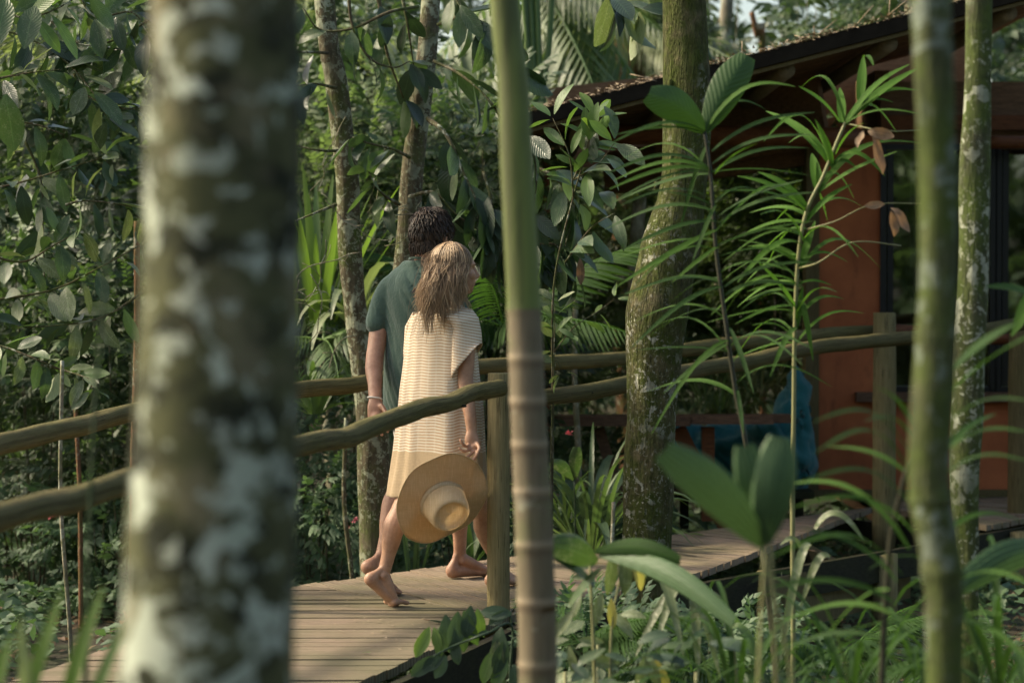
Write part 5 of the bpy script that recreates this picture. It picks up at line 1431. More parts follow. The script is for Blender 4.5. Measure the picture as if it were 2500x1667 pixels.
cover('leaf_litter', 5500, (-6, 6), (8.5, 18), (.03, .10), 'leaf_dry', 'brown fallen leaves on the soil', 12, .02, dens=-.3, flat=.4, w_=.5)

# ---- background plants, left of the big trunk
bush('tall dark leafy shrub behind the left tree, filling the upper left corner', 60, 130, 15.5, .9, 1.0, 330, 'leaf_mid', (.3, .5))
bush('dark leafy shrub behind the left tree at mid height by the left edge', 20, 560, 15.5, .8, .8, 260, 'leaf_forest', (.3, .5))
bush('lime green shrub glowing in the gap of the left tree', 260, 430, 17.5, .55, .5, 210, 'leaf_lime', (.25, .4), SPN)
bush('small bright shrub against the big blurred trunk, right of the bare twigs', 300, 640, 16.5, .5, .5, 150, 'leaf_fresh', (.25, .4))
bush('shrub with many small leaves above the upper rail at the left edge', 90, 760, 14.8, .9, .42, 330, 'leaf_mid', (.18, .3))
bush('shrub with small leaves beside the reddish stem behind the big trunk', 290, 830, 14.6, .6, .45, 240, 'leaf_mid', (.18, .3))
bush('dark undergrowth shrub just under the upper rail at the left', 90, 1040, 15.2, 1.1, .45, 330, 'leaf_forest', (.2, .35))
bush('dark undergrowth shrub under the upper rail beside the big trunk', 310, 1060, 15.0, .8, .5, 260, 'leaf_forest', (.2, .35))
bush('low broad leafed green plant left of the big trunk below the rails', 250, 1300, 14.6, .34, .26, 110, 'leaf_cover', (.2, .3), cat='plant', name='leafy_plant')
bush('low broad leafed green plant at the left edge below the rails', 70, 1300, 15.0, .42, .2, 150, 'leaf_cover', (.2, .3), cat='plant', name='leafy_plant')
palm('blue green palm with broad pale hanging leaflets in the upper left gap', 150, 200, 16.5, 7, 1.3, 'leaf_pale', 1, base=False, elev=(-.2, .9))
palm('arching palm behind the left tree with yellowish leaf stalks', 60, 700, 16.0, 6, 1.5, 'leaf_palm', 0, base=False, elev=(.3, 1.2))
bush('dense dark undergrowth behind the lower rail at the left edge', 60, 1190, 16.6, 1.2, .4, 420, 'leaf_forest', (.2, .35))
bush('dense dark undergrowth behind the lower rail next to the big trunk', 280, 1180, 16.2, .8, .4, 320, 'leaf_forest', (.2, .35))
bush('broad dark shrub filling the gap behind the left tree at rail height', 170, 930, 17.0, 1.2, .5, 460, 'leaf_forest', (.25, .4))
# ---- between big trunk and cane trunk
palm('pale feathery palm lit by the sun behind the left fork trunk', 800, 60, 19, 9, 1.7, 'leaf_pale', 0, trunk_r=.05, elev=(-.3, .9))
palm('feathery palm frond plant between the two fork trunks', 930, 330, 18.5, 8, 1.2, 'leaf_pale', 1, base=False, elev=(-.2, 1.0))
blades('upright bright lime green strap leaf plant between big trunk and left fork', 775, 800, 14.6, 30, 1.0, .055, 'leaf_lime', (1.0, 1.5), .25, Ls=(.6, 1.1), base_r=.25)
blades('pale arching strap leaf plant behind the man at head height', 870, 800, 14.4, 18, .75, .06, 'leaf_pale', (.6, 1.3), 1.4)
blades('low dark green strap leaf plant behind the rail left of the forked tree', 770, 1010, 14.0, 16, .6, .05, 'leaf_palm', (.4, 1.2), 1.2)
palm('dark fern like palm behind the left fork trunk above the rail', 790, 830, 14.2, 10, .75, 'leaf_palm', 0, base=False, elev=(.0, .9), name='fern', cat='fern')
palm('dark fern like palm right of the woman above the railing', 1230, 800, 14.6, 9, .9, 'leaf_near', 0, base=False, elev=(.1, 1.1), name='fern', cat='fern')
bush('bright small leafed shrub between the fork trunks', 900, 520, 16.5, .5, .8, 400, 'leaf_light', (.2, .38), SPN + SPR)
bush('shrub with small leaves behind the left fork trunk at mid height', 740, 520, 16.8, .4, .7, 260, 'leaf_palm', (.2, .38), SPN)
bush('small leafed shrub right of the man beyond the hanging dark leaves', 1170, 500, 17, .6, .8, 400, 'leaf_light', (.2, .35))
bush('dark shrub right of the woman behind the far rail', 1210, 880, 15.4, .4, .5, 230, 'leaf_dark', (.2, .35))
bush('leafy shrub under the far rail behind the forked tree', 760, 1090, 14.6, .45, .35, 200, 'leaf_cover', (.2, .32))
bush('small leafy shrub low behind the hat and the railing post', 1120, 1290, 14.4, .45, .25, 200, 'leaf_cover', (.18, .3))
bush('low leafy plant with pink flowers right behind the forked tree', 800, 1240, 14.2, .4, .25, 170, 'leaf_cover', (.18, .28), cat='plant', name='leafy_plant')
blades('tuft of upright thin green stems at the boardwalk edge between the legs', 1010, 1425, 12.9, 9, .42, .018, 'leaf_palm', (1.2, 1.55), .1)
blades('few broad green blades at the boardwalk edge left of the railing post', 1150, 1390, 13.3, 7, .38, .04, 'leaf_mid', (1.0, 1.5), .6)
bush('dark leafy shrub high between the two fork trunks', 930, 230, 17.6, .55, .55, 320, 'leaf_mid', (.25, .4))
bush('dark olive shrub right of the right fork trunk at head height', 1130, 380, 16.2, .5, .5, 330, 'leaf_mid', (.25, .4))
bush('olive shrub behind the left fork trunk near the top', 730, 330, 17.4, .4, .6, 260, 'leaf_mid', (.25, .4))
bush('dark shrub behind the man between the trunks at shoulder height', 900, 760, 16.0, .45, .5, 300, 'leaf_forest', (.22, .36))
bush('dark olive shrub right behind the face of the woman', 1210, 660, 16.0, .4, .5, 300, 'leaf_mid', (.22, .36))
bush('shaded shrub filling the gap under the roof beside the cabin post', 1900, 470, 17.9, .35, .45, 260, 'leaf_mid', (.25, .4))
# ---- above and around the roof
palm('tall palm with drooping feathered fronds above the left end of the roof', 1540, 95, 20.5, 12, 1.5, 'leaf_pale', 1, trunk_r=.13, trunkmat='bark_red', elev=(-.1, .8))
palm('dense palm fronds right of the cane trunk top', 1290, -60, 19.5, 9, 1.6, 'leaf_palm', 0, base=False, elev=(-.7, .5))
palm('palm fronds hanging behind the roof at its left end', 1440, 190, 21, 8, 1.4, 'leaf_palm', 1, base=False, elev=(.1, 1.0))
g = Geo()
ps = thing('palm_stalks', P(1300, 1000, 18).xy.to_3d(), 'cluster of upright yellow green palm stalks right of the cane trunk top', 'palm stalks')
for k, (x0, x1) in enumerate(((1268, 1300), (1288, 1306), (1304, 1318), (1352, 1322), (1278, 1290))):
    g = Geo(); g.tube(catmull([P(x0, -120, 17.5), P((x0 + x1) / 2 + 4, 100, 17.5), P(x1, 330, 17.5), P(x1 + 4, 1150, 17.5)], 6), .022, 8); part('stalk', g, MAT['leaf_fresh'], ps)
for k, (px, py, wx, h_, mt) in enumerate([(1720, 20, .9, .5, 'leaf_forest'), (1960, 30, .7, .45, 'leaf_palm'), (2130, 0, .8, .5, 'leaf_forest')]):
    bush(['tree crown above the roof just right of the mossy trunk', 'grassy crown above the middle of the roof', 'leafy crown above the roof near the blurred trunk'][k], px, py, 21 + k, wx, h_, 240, mt, (.35, .6), SPN if k == 1 else SPR, cat='tree', name='tree_crown')
# ---- under the roof, behind the table
bush('shrub with large bluish leaves under the roof left of the cabin corner post', 1840, 440, 19.6, .6, .45, 260, 'leaf_blue', (.5, .8))
bush('bright leafy shrub between mossy trunk and cabin, lower half', 1760, 640, 18.8, .8, .7, 620, 'leaf_light', (.22, .4), SPR + SPN)
bush('bright bamboo leaved shrub close to the cabin corner post', 1800, 560, 18.1, .40, .6, 400, 'leaf_lime', (.22, .42), SPN)
bush('shrub with light leaves left of the mossy trunk, under the roof corner', 1440, 560, 18.6, .55, .7, 420, 'leaf_light', (.2, .4))
bush('dark shrub left of the mossy trunk behind both rails', 1440, 800, 18.2, .6, .55, 420, 'leaf_forest', (.22, .36))
bush('shrub with pale leaves behind the rails right of the mossy trunk', 1740, 860, 18.4, .65, .35, 380, 'leaf_light', (.2, .34))
blades('fountain of thin arching grass leaves above the table', 1760, 1000, 17.2, 46, .6, .022, 'leaf_palm', (.4, 1.4), 1.3, base_r=.3)
blades('fountain of pale grass leaves above the bean bag', 1850, 960, 17.6, 40, .5, .022, 'leaf_pale', (.4, 1.4), 1.3, base_r=.25)
bush('small leaved plant under the table left of the mossy trunk', 1440, 1190, 15.9, .4, .35, 330, 'leaf_cover', (.18, .28), cat='plant', name='leafy_plant')
blades('strap leaf plant with broad shiny leaves left of the mossy trunk base', 1440, 1330, 13.6, 18, .75, .075, 'leaf_blue', (.5, 1.3), .8)
blades('grassy clump of long thin leaves below the table', 1440, 1350, 13.4, 30, .85, .028, 'leaf_palm', (.6, 1.4), .9, base_r=.12)
blades('short grassy clump behind the cane trunk', 1380, 1300, 13.6, 18, .6, .025, 'leaf_palm', (.6, 1.4), 1.0)
def bifid(parent, base, ends, w_, mat='leaf_lobe', seed=0, amp=.2):
    """a two lobed palm leaf: broad ribbed lobes from one stalk"""
    for k, (e, sag) in enumerate(ends):
        a = P(*base); b = P(*e); n_ = 12; pts = []
        for i in range(n_ + 1):
            u = i / n_; pts.append(a.lerp(b, u) + V(0, -.03 * math.sin(u * 3.1), sag * math.sin(math.pi * u) - .02 * u))
        g = Geo(); d = (b - a).normalized(); side = d.cross(V(0, -1, .15)).normalized(); nm_ = side.cross(d)
        vs = []; uv = []; nc = 12 if amp < .1 else 10
        for i, p in enumerate(pts):
            u = i / n_; ww = w_ * (max(.05, math.sin(math.pi * min(1, u * .82 + .05))) ** .75)
            for j in range(nc + 1):
                s_ = j / nc * 2 - 1; vs.append(p + side * s_ * ww + nm_ * ((abs(s_) ** 1.5) * ww * -.35 + (.5 if j % 2 else -.5) * w_ * amp * (1 - .3 * u))); uv.append((j / nc, u))
        fs = [(i * (nc + 1) + j, i * (nc + 1) + j + 1, (i + 1) * (nc + 1) + j + 1, (i + 1) * (nc + 1) + j) for i in range(n_) for j in range(nc)]
        g.add(vs, fs, uv); part('leaf', g, MAT[mat], parent)
def arc(parent, p0, p1, wid, mat, bow=.08, nm='leaf', fold=.3, n_=10, droop=0):
    """one long leaf from p0 to p1 (px,py,Y), bowed upward"""
    a = P(*p0); b = P(*p1); L = (b - a).length; pts = []
    for i in range(n_ + 1):
        u = i / n_; pts.append(a.lerp(b, u) + V(0, -.04 * math.sin(math.pi * u) * L, (bow * math.sin(math.pi * u ** .85) - droop * 0) * L))
    g = Geo(); g.strap(pts, wid / 2, fold=fold, up=(0, -.8, 1)); return part(nm, g, MAT[mat], parent)
def stem(parent, pts, r, mat='leaf_dark', nm='stem', taper=.5):
    cp = catmull([P(*p) for p in pts], 6); g = Geo(); g.tube(cp, [r * (1 - taper * i / len(cp)) for i in range(len(cp))], 8); return part(nm, g, MAT[mat], parent)
MAT['stalk_dark'] = simple('dark_palm_stalk', (.035, .035, .022), .5)
MAT['stalk_pale'] = simple('pale_green_stalk', (.20, .20, .09), .55)
# small bifid seedling behind the cane trunk, with a pink flower
sd_ = thing('palm_seedling', P(1400, 1330, 13.2), 'palm seedling with two broad dark lobes beside the thin stem left of the mossy trunk', 'seedling')
stem(sd_, [(1405, 1330, 13.2), (1402, 1168, 13.2)], .006)
bifid(sd_, (1402, 1170, 13.2), [((1345, 1118, 13.1), .02), ((1408, 1082, 13.1), .01)], .035, 'leaf_mid', amp=.05)

# ---- dark stalked palm in front of the mossy trunk
SY = 8.6
pk = thing('slender_palm', (P(1900, 1600, SY).x, SY, 0), 'slender dark stalked palm with two broad top lobes in front of the mossy trunk', 'palm')
stem(pk, [(1935, 2200, SY), (1880, 1500, SY), (1822, 1090, SY), (1795, 950, SY), (1768, 760, SY), (1747, 600, SY), (1735, 430, SY), (1720, 322, SY)], .010, 'stalk_dark', taper=.45)
bifid(pk, (1722, 318, SY), [((1583, 216, SY - .1), .02), ((1825, 122, SY + .05), .02)], .062, 'leaf_lobe2', amp=.03)
for (x0, y0, x1, y1, w_, bw, mt) in [
    (1720, 322, 1492, 350, .026, .10, 'leaf_near'), (1722, 326, 1500, 330, .022, .05, 'leaf_near'), (1725, 315, 1942, 212, .028, .22, 'leaf_nearb'), (1725, 325, 1870, 268, .022, .25, 'leaf_near'),
    (1738, 415, 1480, 425, .026, .12, 'leaf_near'), (1738, 418, 1488, 462, .028, .08, 'leaf_nearb'), (1740, 420, 1500, 440, .026, .14, 'leaf_nearb'), (1738, 425, 1497, 495, .026, .05, 'leaf_near'),
    (1738, 370, 1990, 275, .026, .10, 'leaf_near'), (1740, 400, 1985, 330, .026, .10, 'leaf_near'), (1742, 420, 1975, 362, .024, .08, 'leaf_near'), (1745, 426, 1850, 350, .022, .05, 'leaf_nearb'),
    (1750, 520, 1478, 560, .026, .12, 'leaf_near'), (1752, 540, 1520, 610, .026, .06, 'leaf_near'), (1752, 560, 1505, 700, .028, .02, 'leaf_nearb'), (1752, 530, 1960, 440, .026, .05, 'leaf_near'), (1755, 545, 1990, 470, .026, .08, 'leaf_near'),
    (1765, 690, 1525, 720, .024, .10, 'leaf_near'), (1766, 700, 1540, 850, .024, .08, 'leaf_near'), (1768, 700, 1990, 640, .024, .09, 'leaf_near'), (1770, 720, 1960, 700, .024, .11, 'leaf_near'),
    (1785, 830, 1590, 1060, .020, .14, 'leaf_nearb'), (1785, 835, 1620, 960, .022, .05, 'leaf_near'), (1782, 800, 1840, 960, .022, .02, 'leaf_near'), (1786, 840, 1980, 850, .022, .12, 'leaf_near'),
    (1800, 950, 1815, 1060, .018, .0, 'leaf_near'), (1730, 350, 1660, 560, .020, .10, 'leaf_near'), (1755, 600, 1640, 690, .020, .02, 'leaf_nearb'), (1748, 500, 1690, 640, .018, .05, 'leaf_near')]:
    arc(pk, (x0, y0, SY), (x1, y1, SY + random.uniform(-.35, .25)), w_ * .85, mt, bw)
rq = random.Random(77)
sp_pts = [(1735, 430), (1740, 500), (1747, 600), (1757, 680), (1768, 760), (1782, 860), (1795, 950)]
for (x0, y0) in sp_pts:
    for k in range(3):
        sd = 1 if k % 2 else -1; L = rq.uniform(110, 250)
        arc(pk, (x0, y0 + rq.uniform(-15, 15), SY), (x0 + sd * L, y0 + rq.uniform(-90, 90) - sd * 10, SY + rq.uniform(-.5, .5)), rq.uniform(.009, .014), rq.choice(['leaf_near', 'leaf_nearb']), rq.uniform(.04, .2))
# ---- bamboo like palm before the cabin
BY = 8.9
bp = thing('bamboo_palm', (P(1938, 1600, BY).x, BY, 0), 'tall bamboo like plant with broad bright strap leaves in front of the cabin corner', 'bamboo palm')
stem(bp, [(1935, 2200, BY), (1937, 1650, BY), (1935, 1250, BY), (1938, 1000, BY), (1940, 830, BY), (1948, 640, BY), (1968, 520, BY), (2010, 430, BY), (2042, 350, BY), (2064, 300, BY)], .0095, 'stalk_pale', taper=.4)
for (x0, y0, x1, y1, w_, bw, mt) in [
    (2062, 305, 2245, 165, .036, .06, 'leaf_bamboo'), (2062, 305, 2220, 158, .026, .12, 'leaf_bamboo'), (2050, 300, 1950, 212, .040, .06, 'leaf_bamboo'), (2055, 300, 2050, 215, .034, .02, 'leaf_bamboo'), (2098, 252, 2108, 138, .036, .02, 'leaf_bamboo'), (2108, 140, 2133, 162, .018, .1, 'leaf_nearb'),
    (2066, 300, 2245, 222, .026, .18, 'leaf_bamboo'), (2066, 305, 2180, 250, .020, .25, 'leaf_nearb'), (2064, 300, 1955, 215, .016, .35, 'leaf_nearb'), (2060, 308, 2190, 325, .026, .35, 'leaf_nearb'), (2060, 305, 2250, 280, .014, .12, 'leaf_nearb'),
    (2030, 405, 1870, 272, .042, .08, 'leaf_bamboo'), (2030, 400, 1990, 292, .040, .02, 'leaf_bamboo'), (2035, 400, 2160, 430, .026, .3, 'leaf_bamboo'), (2034, 398, 2250, 350, .018, .1, 'leaf_nearb'), (2040, 380, 2110, 300, .024, .1, 'leaf_nearb'), (2030, 410, 2090, 410, .024, .3, 'leaf_nearb'), (2026, 400, 1865, 345, .018, .35, 'leaf_bamboo'), (2018, 395, 1925, 350, .02, .35, 'leaf_bamboo'),
    (1998, 470, 1982, 375, .042, .02, 'leaf_bamboo'), (2000, 470, 1995, 395, .020, .02, 'leaf_nearb'), (2005, 460, 2140, 350, .028, .1, 'leaf_nearb'), (2002, 468, 2190, 370, .022, .05, 'leaf_nearb'), (2005, 445, 2085, 485, .026, .3, 'leaf_nearb'), (2000, 470, 2020, 540, .016, .0, 'leaf_nearb'),
    (1975, 515, 1850, 420, .034, .10, 'leaf_bamboo'), (1972, 520, 1800, 430, .030, .1, 'leaf_bamboo'), (1975, 530, 1830, 520, .026, .1, 'leaf_bamboo'), (1968, 560, 1840, 640, .026, .12, 'leaf_bamboo'), (1970, 540, 2080, 450, .026, .1, 'leaf_bamboo'), (1970, 545, 1800, 580, .02, .1, 'leaf_bamboo'),
    (1960, 600, 1800, 690, .028, .15, 'leaf_bamboo'), (1958, 640, 1835, 600, .026, .1, 'leaf_bamboo'), (1955, 650, 1990, 540, .028, .05, 'leaf_bamboo'), (1955, 660, 2150, 655, .020, .25, 'leaf_nearb'), (1952, 700, 1800, 750, .026, .15, 'leaf_bamboo'), (1950, 720, 1985, 880, .022, .1, 'leaf_nearb'), (1948, 760, 1850, 640, .026, .05, 'leaf_bamboo'), (1948, 780, 2060, 730, .018, .2, 'leaf_nearb'), (1946, 800, 1880, 920, .022, .1, 'leaf_nearb'), (1945, 800, 1960, 700, .022, .05, 'leaf_nearb')]:
    arc(bp, (x0, y0, BY), (x1, y1, BY + random.uniform(-.3, .3)), w_ * 1.0, mt, bw)
for (x0, y0) in [(1975, 520), (1962, 580), (1955, 640), (1950, 700), (1945, 760), (1942, 830)]:
    for k in range(5):
        sd = 1 if k % 5 == 0 else -1; L = rq.uniform(80, 230)
        arc(bp, (x0, y0 + rq.uniform(-15, 15), BY), (x0 + sd * L, y0 + rq.uniform(-70, 90), BY + rq.uniform(-.5, .5)), rq.uniform(.010, .018), rq.choice(['leaf_bamboo', 'leaf_nearb', 'leaf_bamboo']), rq.uniform(.05, .22))
stem(bp, [(1950, 655, BY), (2000, 640, BY - .1), (2060, 600, BY - .1), (2110, 590, BY - .1), (2200, 600, BY)], .004, 'stalk_pale')
stem(bp, [(1970, 560, BY), (2040, 540, BY - .1), (2130, 500, BY - .1), (2260, 497, BY)], .003, 'stalk_pale')
stem(bp, [(2066, 302, BY), (2160, 320, BY - .1), (2250, 318, BY)], .003, 'stalk_pale')
for nm_, px, py, sz, lab in (('dead_leaf', 2112, 318, 1.0, 'curled brown dead leaf caught high in the bamboo like plant'), ('dead_leaf', 2165, 500, 1.0, 'ragged grey brown dead leaf hanging lower in the bamboo like plant')):
    q = P(px, py, BY - .15); dl = thing(nm_, q, lab, 'dead leaf'); r_ = random.Random(px)
    for k, (dx, dz, L) in enumerate(((.035, -.01, .10), (.06, -.10, .14), (-.02, -.03, .07)) if px == 2112 else ((.05, -.06, .11), (-.04, 0, .07), (.03, -.12, .09))):
        inst('leaf_piece', LM['dry', k], dl, frame(q + V(dx * .3, -.01 * k, dz * .2), V(dx, -.02, dz), V(r_.uniform(-1, 1), -1, r_.uniform(-.5, .5)), L * 1.1, L))

# ---- out of focus palm leaf close to the camera, low right of the mossy trunk
NY = 5.3
np_ = thing('palm_seedling', (P(1885, 1900, NY).x, NY, 0), 'blurred broad two lobed palm leaf close to the camera, below the table', 'palm')
for k, (x0, x1) in enumerate(((1868, 1840), (1882, 1905), (1860, 1990))):
    stem(np_, [(x1, 2500, NY), (x1 - (x1 - x0) * .4, 1700, NY), (x0, 1330, NY)], .006, 'stalk_pale')
bifid(np_, (1866, 1330, NY), [((1622, 1078, NY - .1), .02), ((1905, 1045, NY), .01)], .048, 'leaf_lobe')
bifid(np_, (1868, 1332, NY + .05), [((1818, 1065, NY), .01)], .04, 'leaf_lobe')
# long blurred leaves at the bottom right
bl = thing('palm_plant', (P(2150, 2200, 6.2).x, 6.2, 0), 'blurred palm plant filling the lower right with long arching leaflets', 'palm')
stem(bl, [(2120, 2600, 6.2), (2160, 1500, 6.2), (2200, 1200, 6.1), (2260, 1030, 6.0)], .010, 'stalk_dark')
for (x0, y0, x1, y1, w_, bw, mt) in [
    (2240, 1150, 1985, 1030, .022, .16, 'leaf_near'), (2245, 1120, 2110, 1028, .022, .1, 'leaf_near'), (2230, 1180, 1990, 1105, .022, .15, 'leaf_near'), (2225, 1165, 2020, 1090, .020, .1, 'leaf_nearb'), (2235, 1060, 2130, 940, .026, .05, 'leaf_near'),
    (2240, 1260, 1960, 1175, .022, .15, 'leaf_near'), (2230, 1300, 1930, 1240, .022, .15, 'leaf_nearb'), (2220, 1340, 1890, 1190, .024, .2, 'leaf_nearb'), (2200, 1400, 1880, 1360, .024, .12, 'leaf_nearb'), (2190, 1420, 1960, 1290, .026, .1, 'leaf_near'),
    (2180, 1470, 1850, 1440, .026, .12, 'leaf_near'), (2180, 1500, 1900, 1520, .026, .1, 'leaf_nearb'), (2150, 1560, 1880, 1600, .024, .1, 'leaf_near'), (2170, 1440, 2010, 1560, .024, .1, 'leaf_nearb'),
    (2290, 1060, 2520, 980, .022, .12, 'leaf_near'), (2290, 1120, 2530, 1060, .022, .15, 'leaf_near'), (2280, 1190, 2520, 1130, .020, .16, 'leaf_near'), (2280, 1140, 2430, 1010, .026, .08, 'leaf_near'), (2280, 1330, 2510, 1280, .022, .12, 'leaf_nearb'), (2280, 1480, 2540, 1440, .026, .14, 'leaf_nearb'), (2270, 1560, 2520, 1620, .03, .15, 'leaf_nearb'), (2260, 1600, 2450, 1500, .026, .12, 'leaf_nearb'),
    (2320, 960, 2560, 800, .04, .05, 'leaf_near'), (2330, 900, 2480, 790, .05, .05, 'leaf_near')]:
    arc(bl, (x0, y0, 6.1), (x1, y1, 6.0 + random.uniform(-.5, .5)), w_ * .8, mt, bw)
bl2 = thing('palm_plant', (P(2560, 1500, 6.8).x, 6.8, 0), 'broad grey green leaf reaching in from the right edge below the deck', 'palm')
bifid(bl2, (2580, 1340, 6.8), [((2335, 1420, 6.6), .04)], .045, amp=.08); arc(bl2, (2580, 780, 7.4), (2405, 700, 7.2), .05, 'leaf_near', .1); arc(bl2, (2560, 700, 7.6), (2470, 820, 7.4), .06, 'leaf_nearb', .1)
stem(bl2, [(2590, 2300, 6.9), (2600, 1400, 6.9), (2590, 760, 7.4)], .01, 'stalk_dark')
dr = thing('drooping_palm', (P(1800, 1900, 8.3).x, 8.3, 0), 'plant with long drooping pale mottled strap leaves before the boardwalk edge', 'palm')
stem(dr, [(1820, 2300, 8.3), (1800, 1700, 8.3), (1770, 1480, 8.3), (1700, 1430, 8.2)], .008, 'stalk_pale')
for (x0, y0, x1, y1, w_, bw, mt) in [
    (1700, 1445, 1552, 1600, .036, .30, 'leaf_spotted'), (1690, 1440, 1600, 1580, .036, .35, 'leaf_spotted'), (1575, 1410, 1668, 1600, .040, .32, 'leaf_spotted'), (1640, 1450, 1760, 1660, .040, .42, 'leaf_spotted'), (1690, 1460, 1705, 1650, .034, .2, 'leaf_spotted'),
    (1780, 1540, 1865, 1660, .034, .35, 'leaf_fresh'), (1720, 1500, 1840, 1590, .030, .3, 'leaf_fresh'), (2025, 1360, 1955, 1480, .03, .3, 'leaf_spotted'), (1980, 1330, 1900, 1640, .032, .25, 'leaf_spotted'), (1990, 1290, 2110, 1320, .030, .4, 'leaf_spotted'), (1960, 1350, 1905, 1330, .024, .4, 'leaf_spotted'), (1760, 1560, 1655, 1600, .03, .15, 'leaf_mid')]:
    arc(dr, (x0, y0, 8.3), (x1, y1, 8.2 + random.uniform(-.2, .2)), w_, mt, bw)
bg_ = thing('broad_leaf_plant', (P(1400, 1900, 7.6).x, 7.6, 0), 'plant with big dark glossy broad leaves right of the cane trunk base', 'plant')
stem(bg_, [(1470, 2200, 7.6), (1450, 1600, 7.6), (1440, 1370, 7.6)], .007, 'stalk_pale'); 
bifid(bg_, (1458, 1372, 7.6), [((1345, 1312, 7.5), .01)], .05, 'leaf_mid'); bifid(bg_, (1452, 1345, 7.4), [((1660, 1352, 7.2), .03)], .028, 'leaf_near')
bifid(bg_, (1462, 1352, 7.4), [((1790, 1500, 7.0), .05)], .034, amp=.08); arc(bg_, (1450, 1430, 7.6), (1345, 1360, 7.5), .05, 'leaf_dark', .05); arc(bg_, (1390, 1480, 7.6), (1470, 1385, 7.5), .05, 'leaf_mid', .02)
wl_ = thing('wilting_plant', (P(1480, 1900, 8.0).x, 8.0, 0), 'plant with pale yellowing hanging leaves before the boardwalk edge', 'plant')
stem(wl_, [(1500, 2200, 8.0), (1490, 1600, 8.0), (1520, 1380, 8.0)], .006, 'stalk_pale')
LM['wilt', 0] = leaf_mesh('wilting_leaf', 'leaf_spotted', .42, curl=.2, fold=.3); LM['yel', 0] = leaf_mesh('yellow_leaf', 'leaf_yellow', .4, curl=.2, fold=.3)
for (px, py, L, dx, k_) in [(1495, 1345, .115, -.05, 'wilt'), (1520, 1340, .12, .1, 'wilt'), (1545, 1350, .10, .3, 'yel'), (1560, 1345, .07, .5, 'yel'), (1470, 1445, .09, -.25, 'wilt'), (1492, 1460, .08, .05, 'yel'), (1580, 1590, .10, .3, 'wilt'), (1575, 1600, .1, -.2, 'wilt'), (1600, 1605, .09, .4, 'yel'), (1420, 1450, .07, -.5, 'wilt'), (1400, 1490, .09, -.8, 'wilt'), (1450, 1380, .05, -1.2, 'wilt'), (1440, 1405, .05, -1.3, 'wilt'), (1390, 1575, .08, .2, 'wilt'), (1420, 1610, .1, 1.2, 'wilt'), (1410, 1560, .07, 1.2, 'wilt')]:
    q = P(px, py, 8.0); inst('leaf', LM[k_, 0], wl_, frame(q, V(dx, -.15, -1 if abs(dx) < 1 else -.1), V(random.uniform(-.6, .6), -1, .2), L, L * 1.25))
# compound leaved plant at the bottom, left of the cane trunk
cl = thing('compound_leaf_plant', (P(1180, 1900, 8.8).x, 8.8, 0), 'plant with rows of hanging oval veined leaflets at the bottom, left of the cane trunk', 'plant')
stem(cl, [(1260, 2300, 8.8), (1245, 1700, 8.8), (1250, 1530, 8.8), (1190, 1545, 8.7), (1110, 1575, 8.7), (1060, 1600, 8.6)], .006, 'leaf_blue')
stem(cl, [(1250, 1530, 8.8), (1240, 1500, 8.8), (1170, 1490, 8.8)], .004, 'leaf_blue')
stem(cl, [(1250, 1560, 8.8), (1300, 1540, 8.8), (1330, 1590, 8.8)], .004, 'leaf_blue')
for (px, py, L, dx, dz, k_) in [
    (1150, 1478, .115, -.15, -1, 'blue'), (1165, 1485, .10, .2, -1, 'lime'), (1118, 1492, .14, -.1, -1, 'blue'), (1132, 1490, .13, .3, -1, 'fresh'), (1088, 1500, .13, .1, -1, 'blue'), (1072, 1530, .11, -.05, -1, 'fresh'), (1050, 1530, .12, -.5, -1, 'lime'), (1060, 1530, .09, .2, -1, 'lime'), (1110, 1560, .09, .1, -1, 'blue'),
    (1085, 1595, .10, -1, -.75, 'blue'), (1090, 1600, .09, -.5, -1, 'blue'), (1060, 1600, .11, -1, -.9, 'blue'), (1190, 1540, .08, -1, .1, 'blue'), (1240, 1490, .085, -1, -.7, 'blue'), (1250, 1498, .11, -1, .15, 'blue'), (1225, 1530, .12, -.2, -1, 'blue'), (1235, 1560, .13, -.3, -1, 'blue'), (1215, 1560, .12, -.1, -1, 'spot'), (1240, 1600, .13, -.5, -1, 'fresh'),
    (1260, 1540, .07, 1, .1, 'fresh'), (1270, 1520, .06, 1, .5, 'fresh'), (1200, 1590, .12, -.3, -1, 'lime'), (1255, 1620, .1, .1, -1, 'blue'), (1290, 1560, .08, 1, -.4, 'blue'), (1320, 1580, .08, .8, -.8, 'blue'), (1220, 1640, .08, .2, -1, 'blue'), (1180, 1650, .07, 1, .3, 'blue'), (1130, 1520, .1, .0, -1, 'mid')]:
    q = P(px, py, 8.75); r_ = random.random(); inst('leaflet', LM[k_, random.randrange(4)], cl, frame(q, V(dx, -.25, dz), V(random.uniform(-.5, .5), -1, .3), L * 1.0, L))
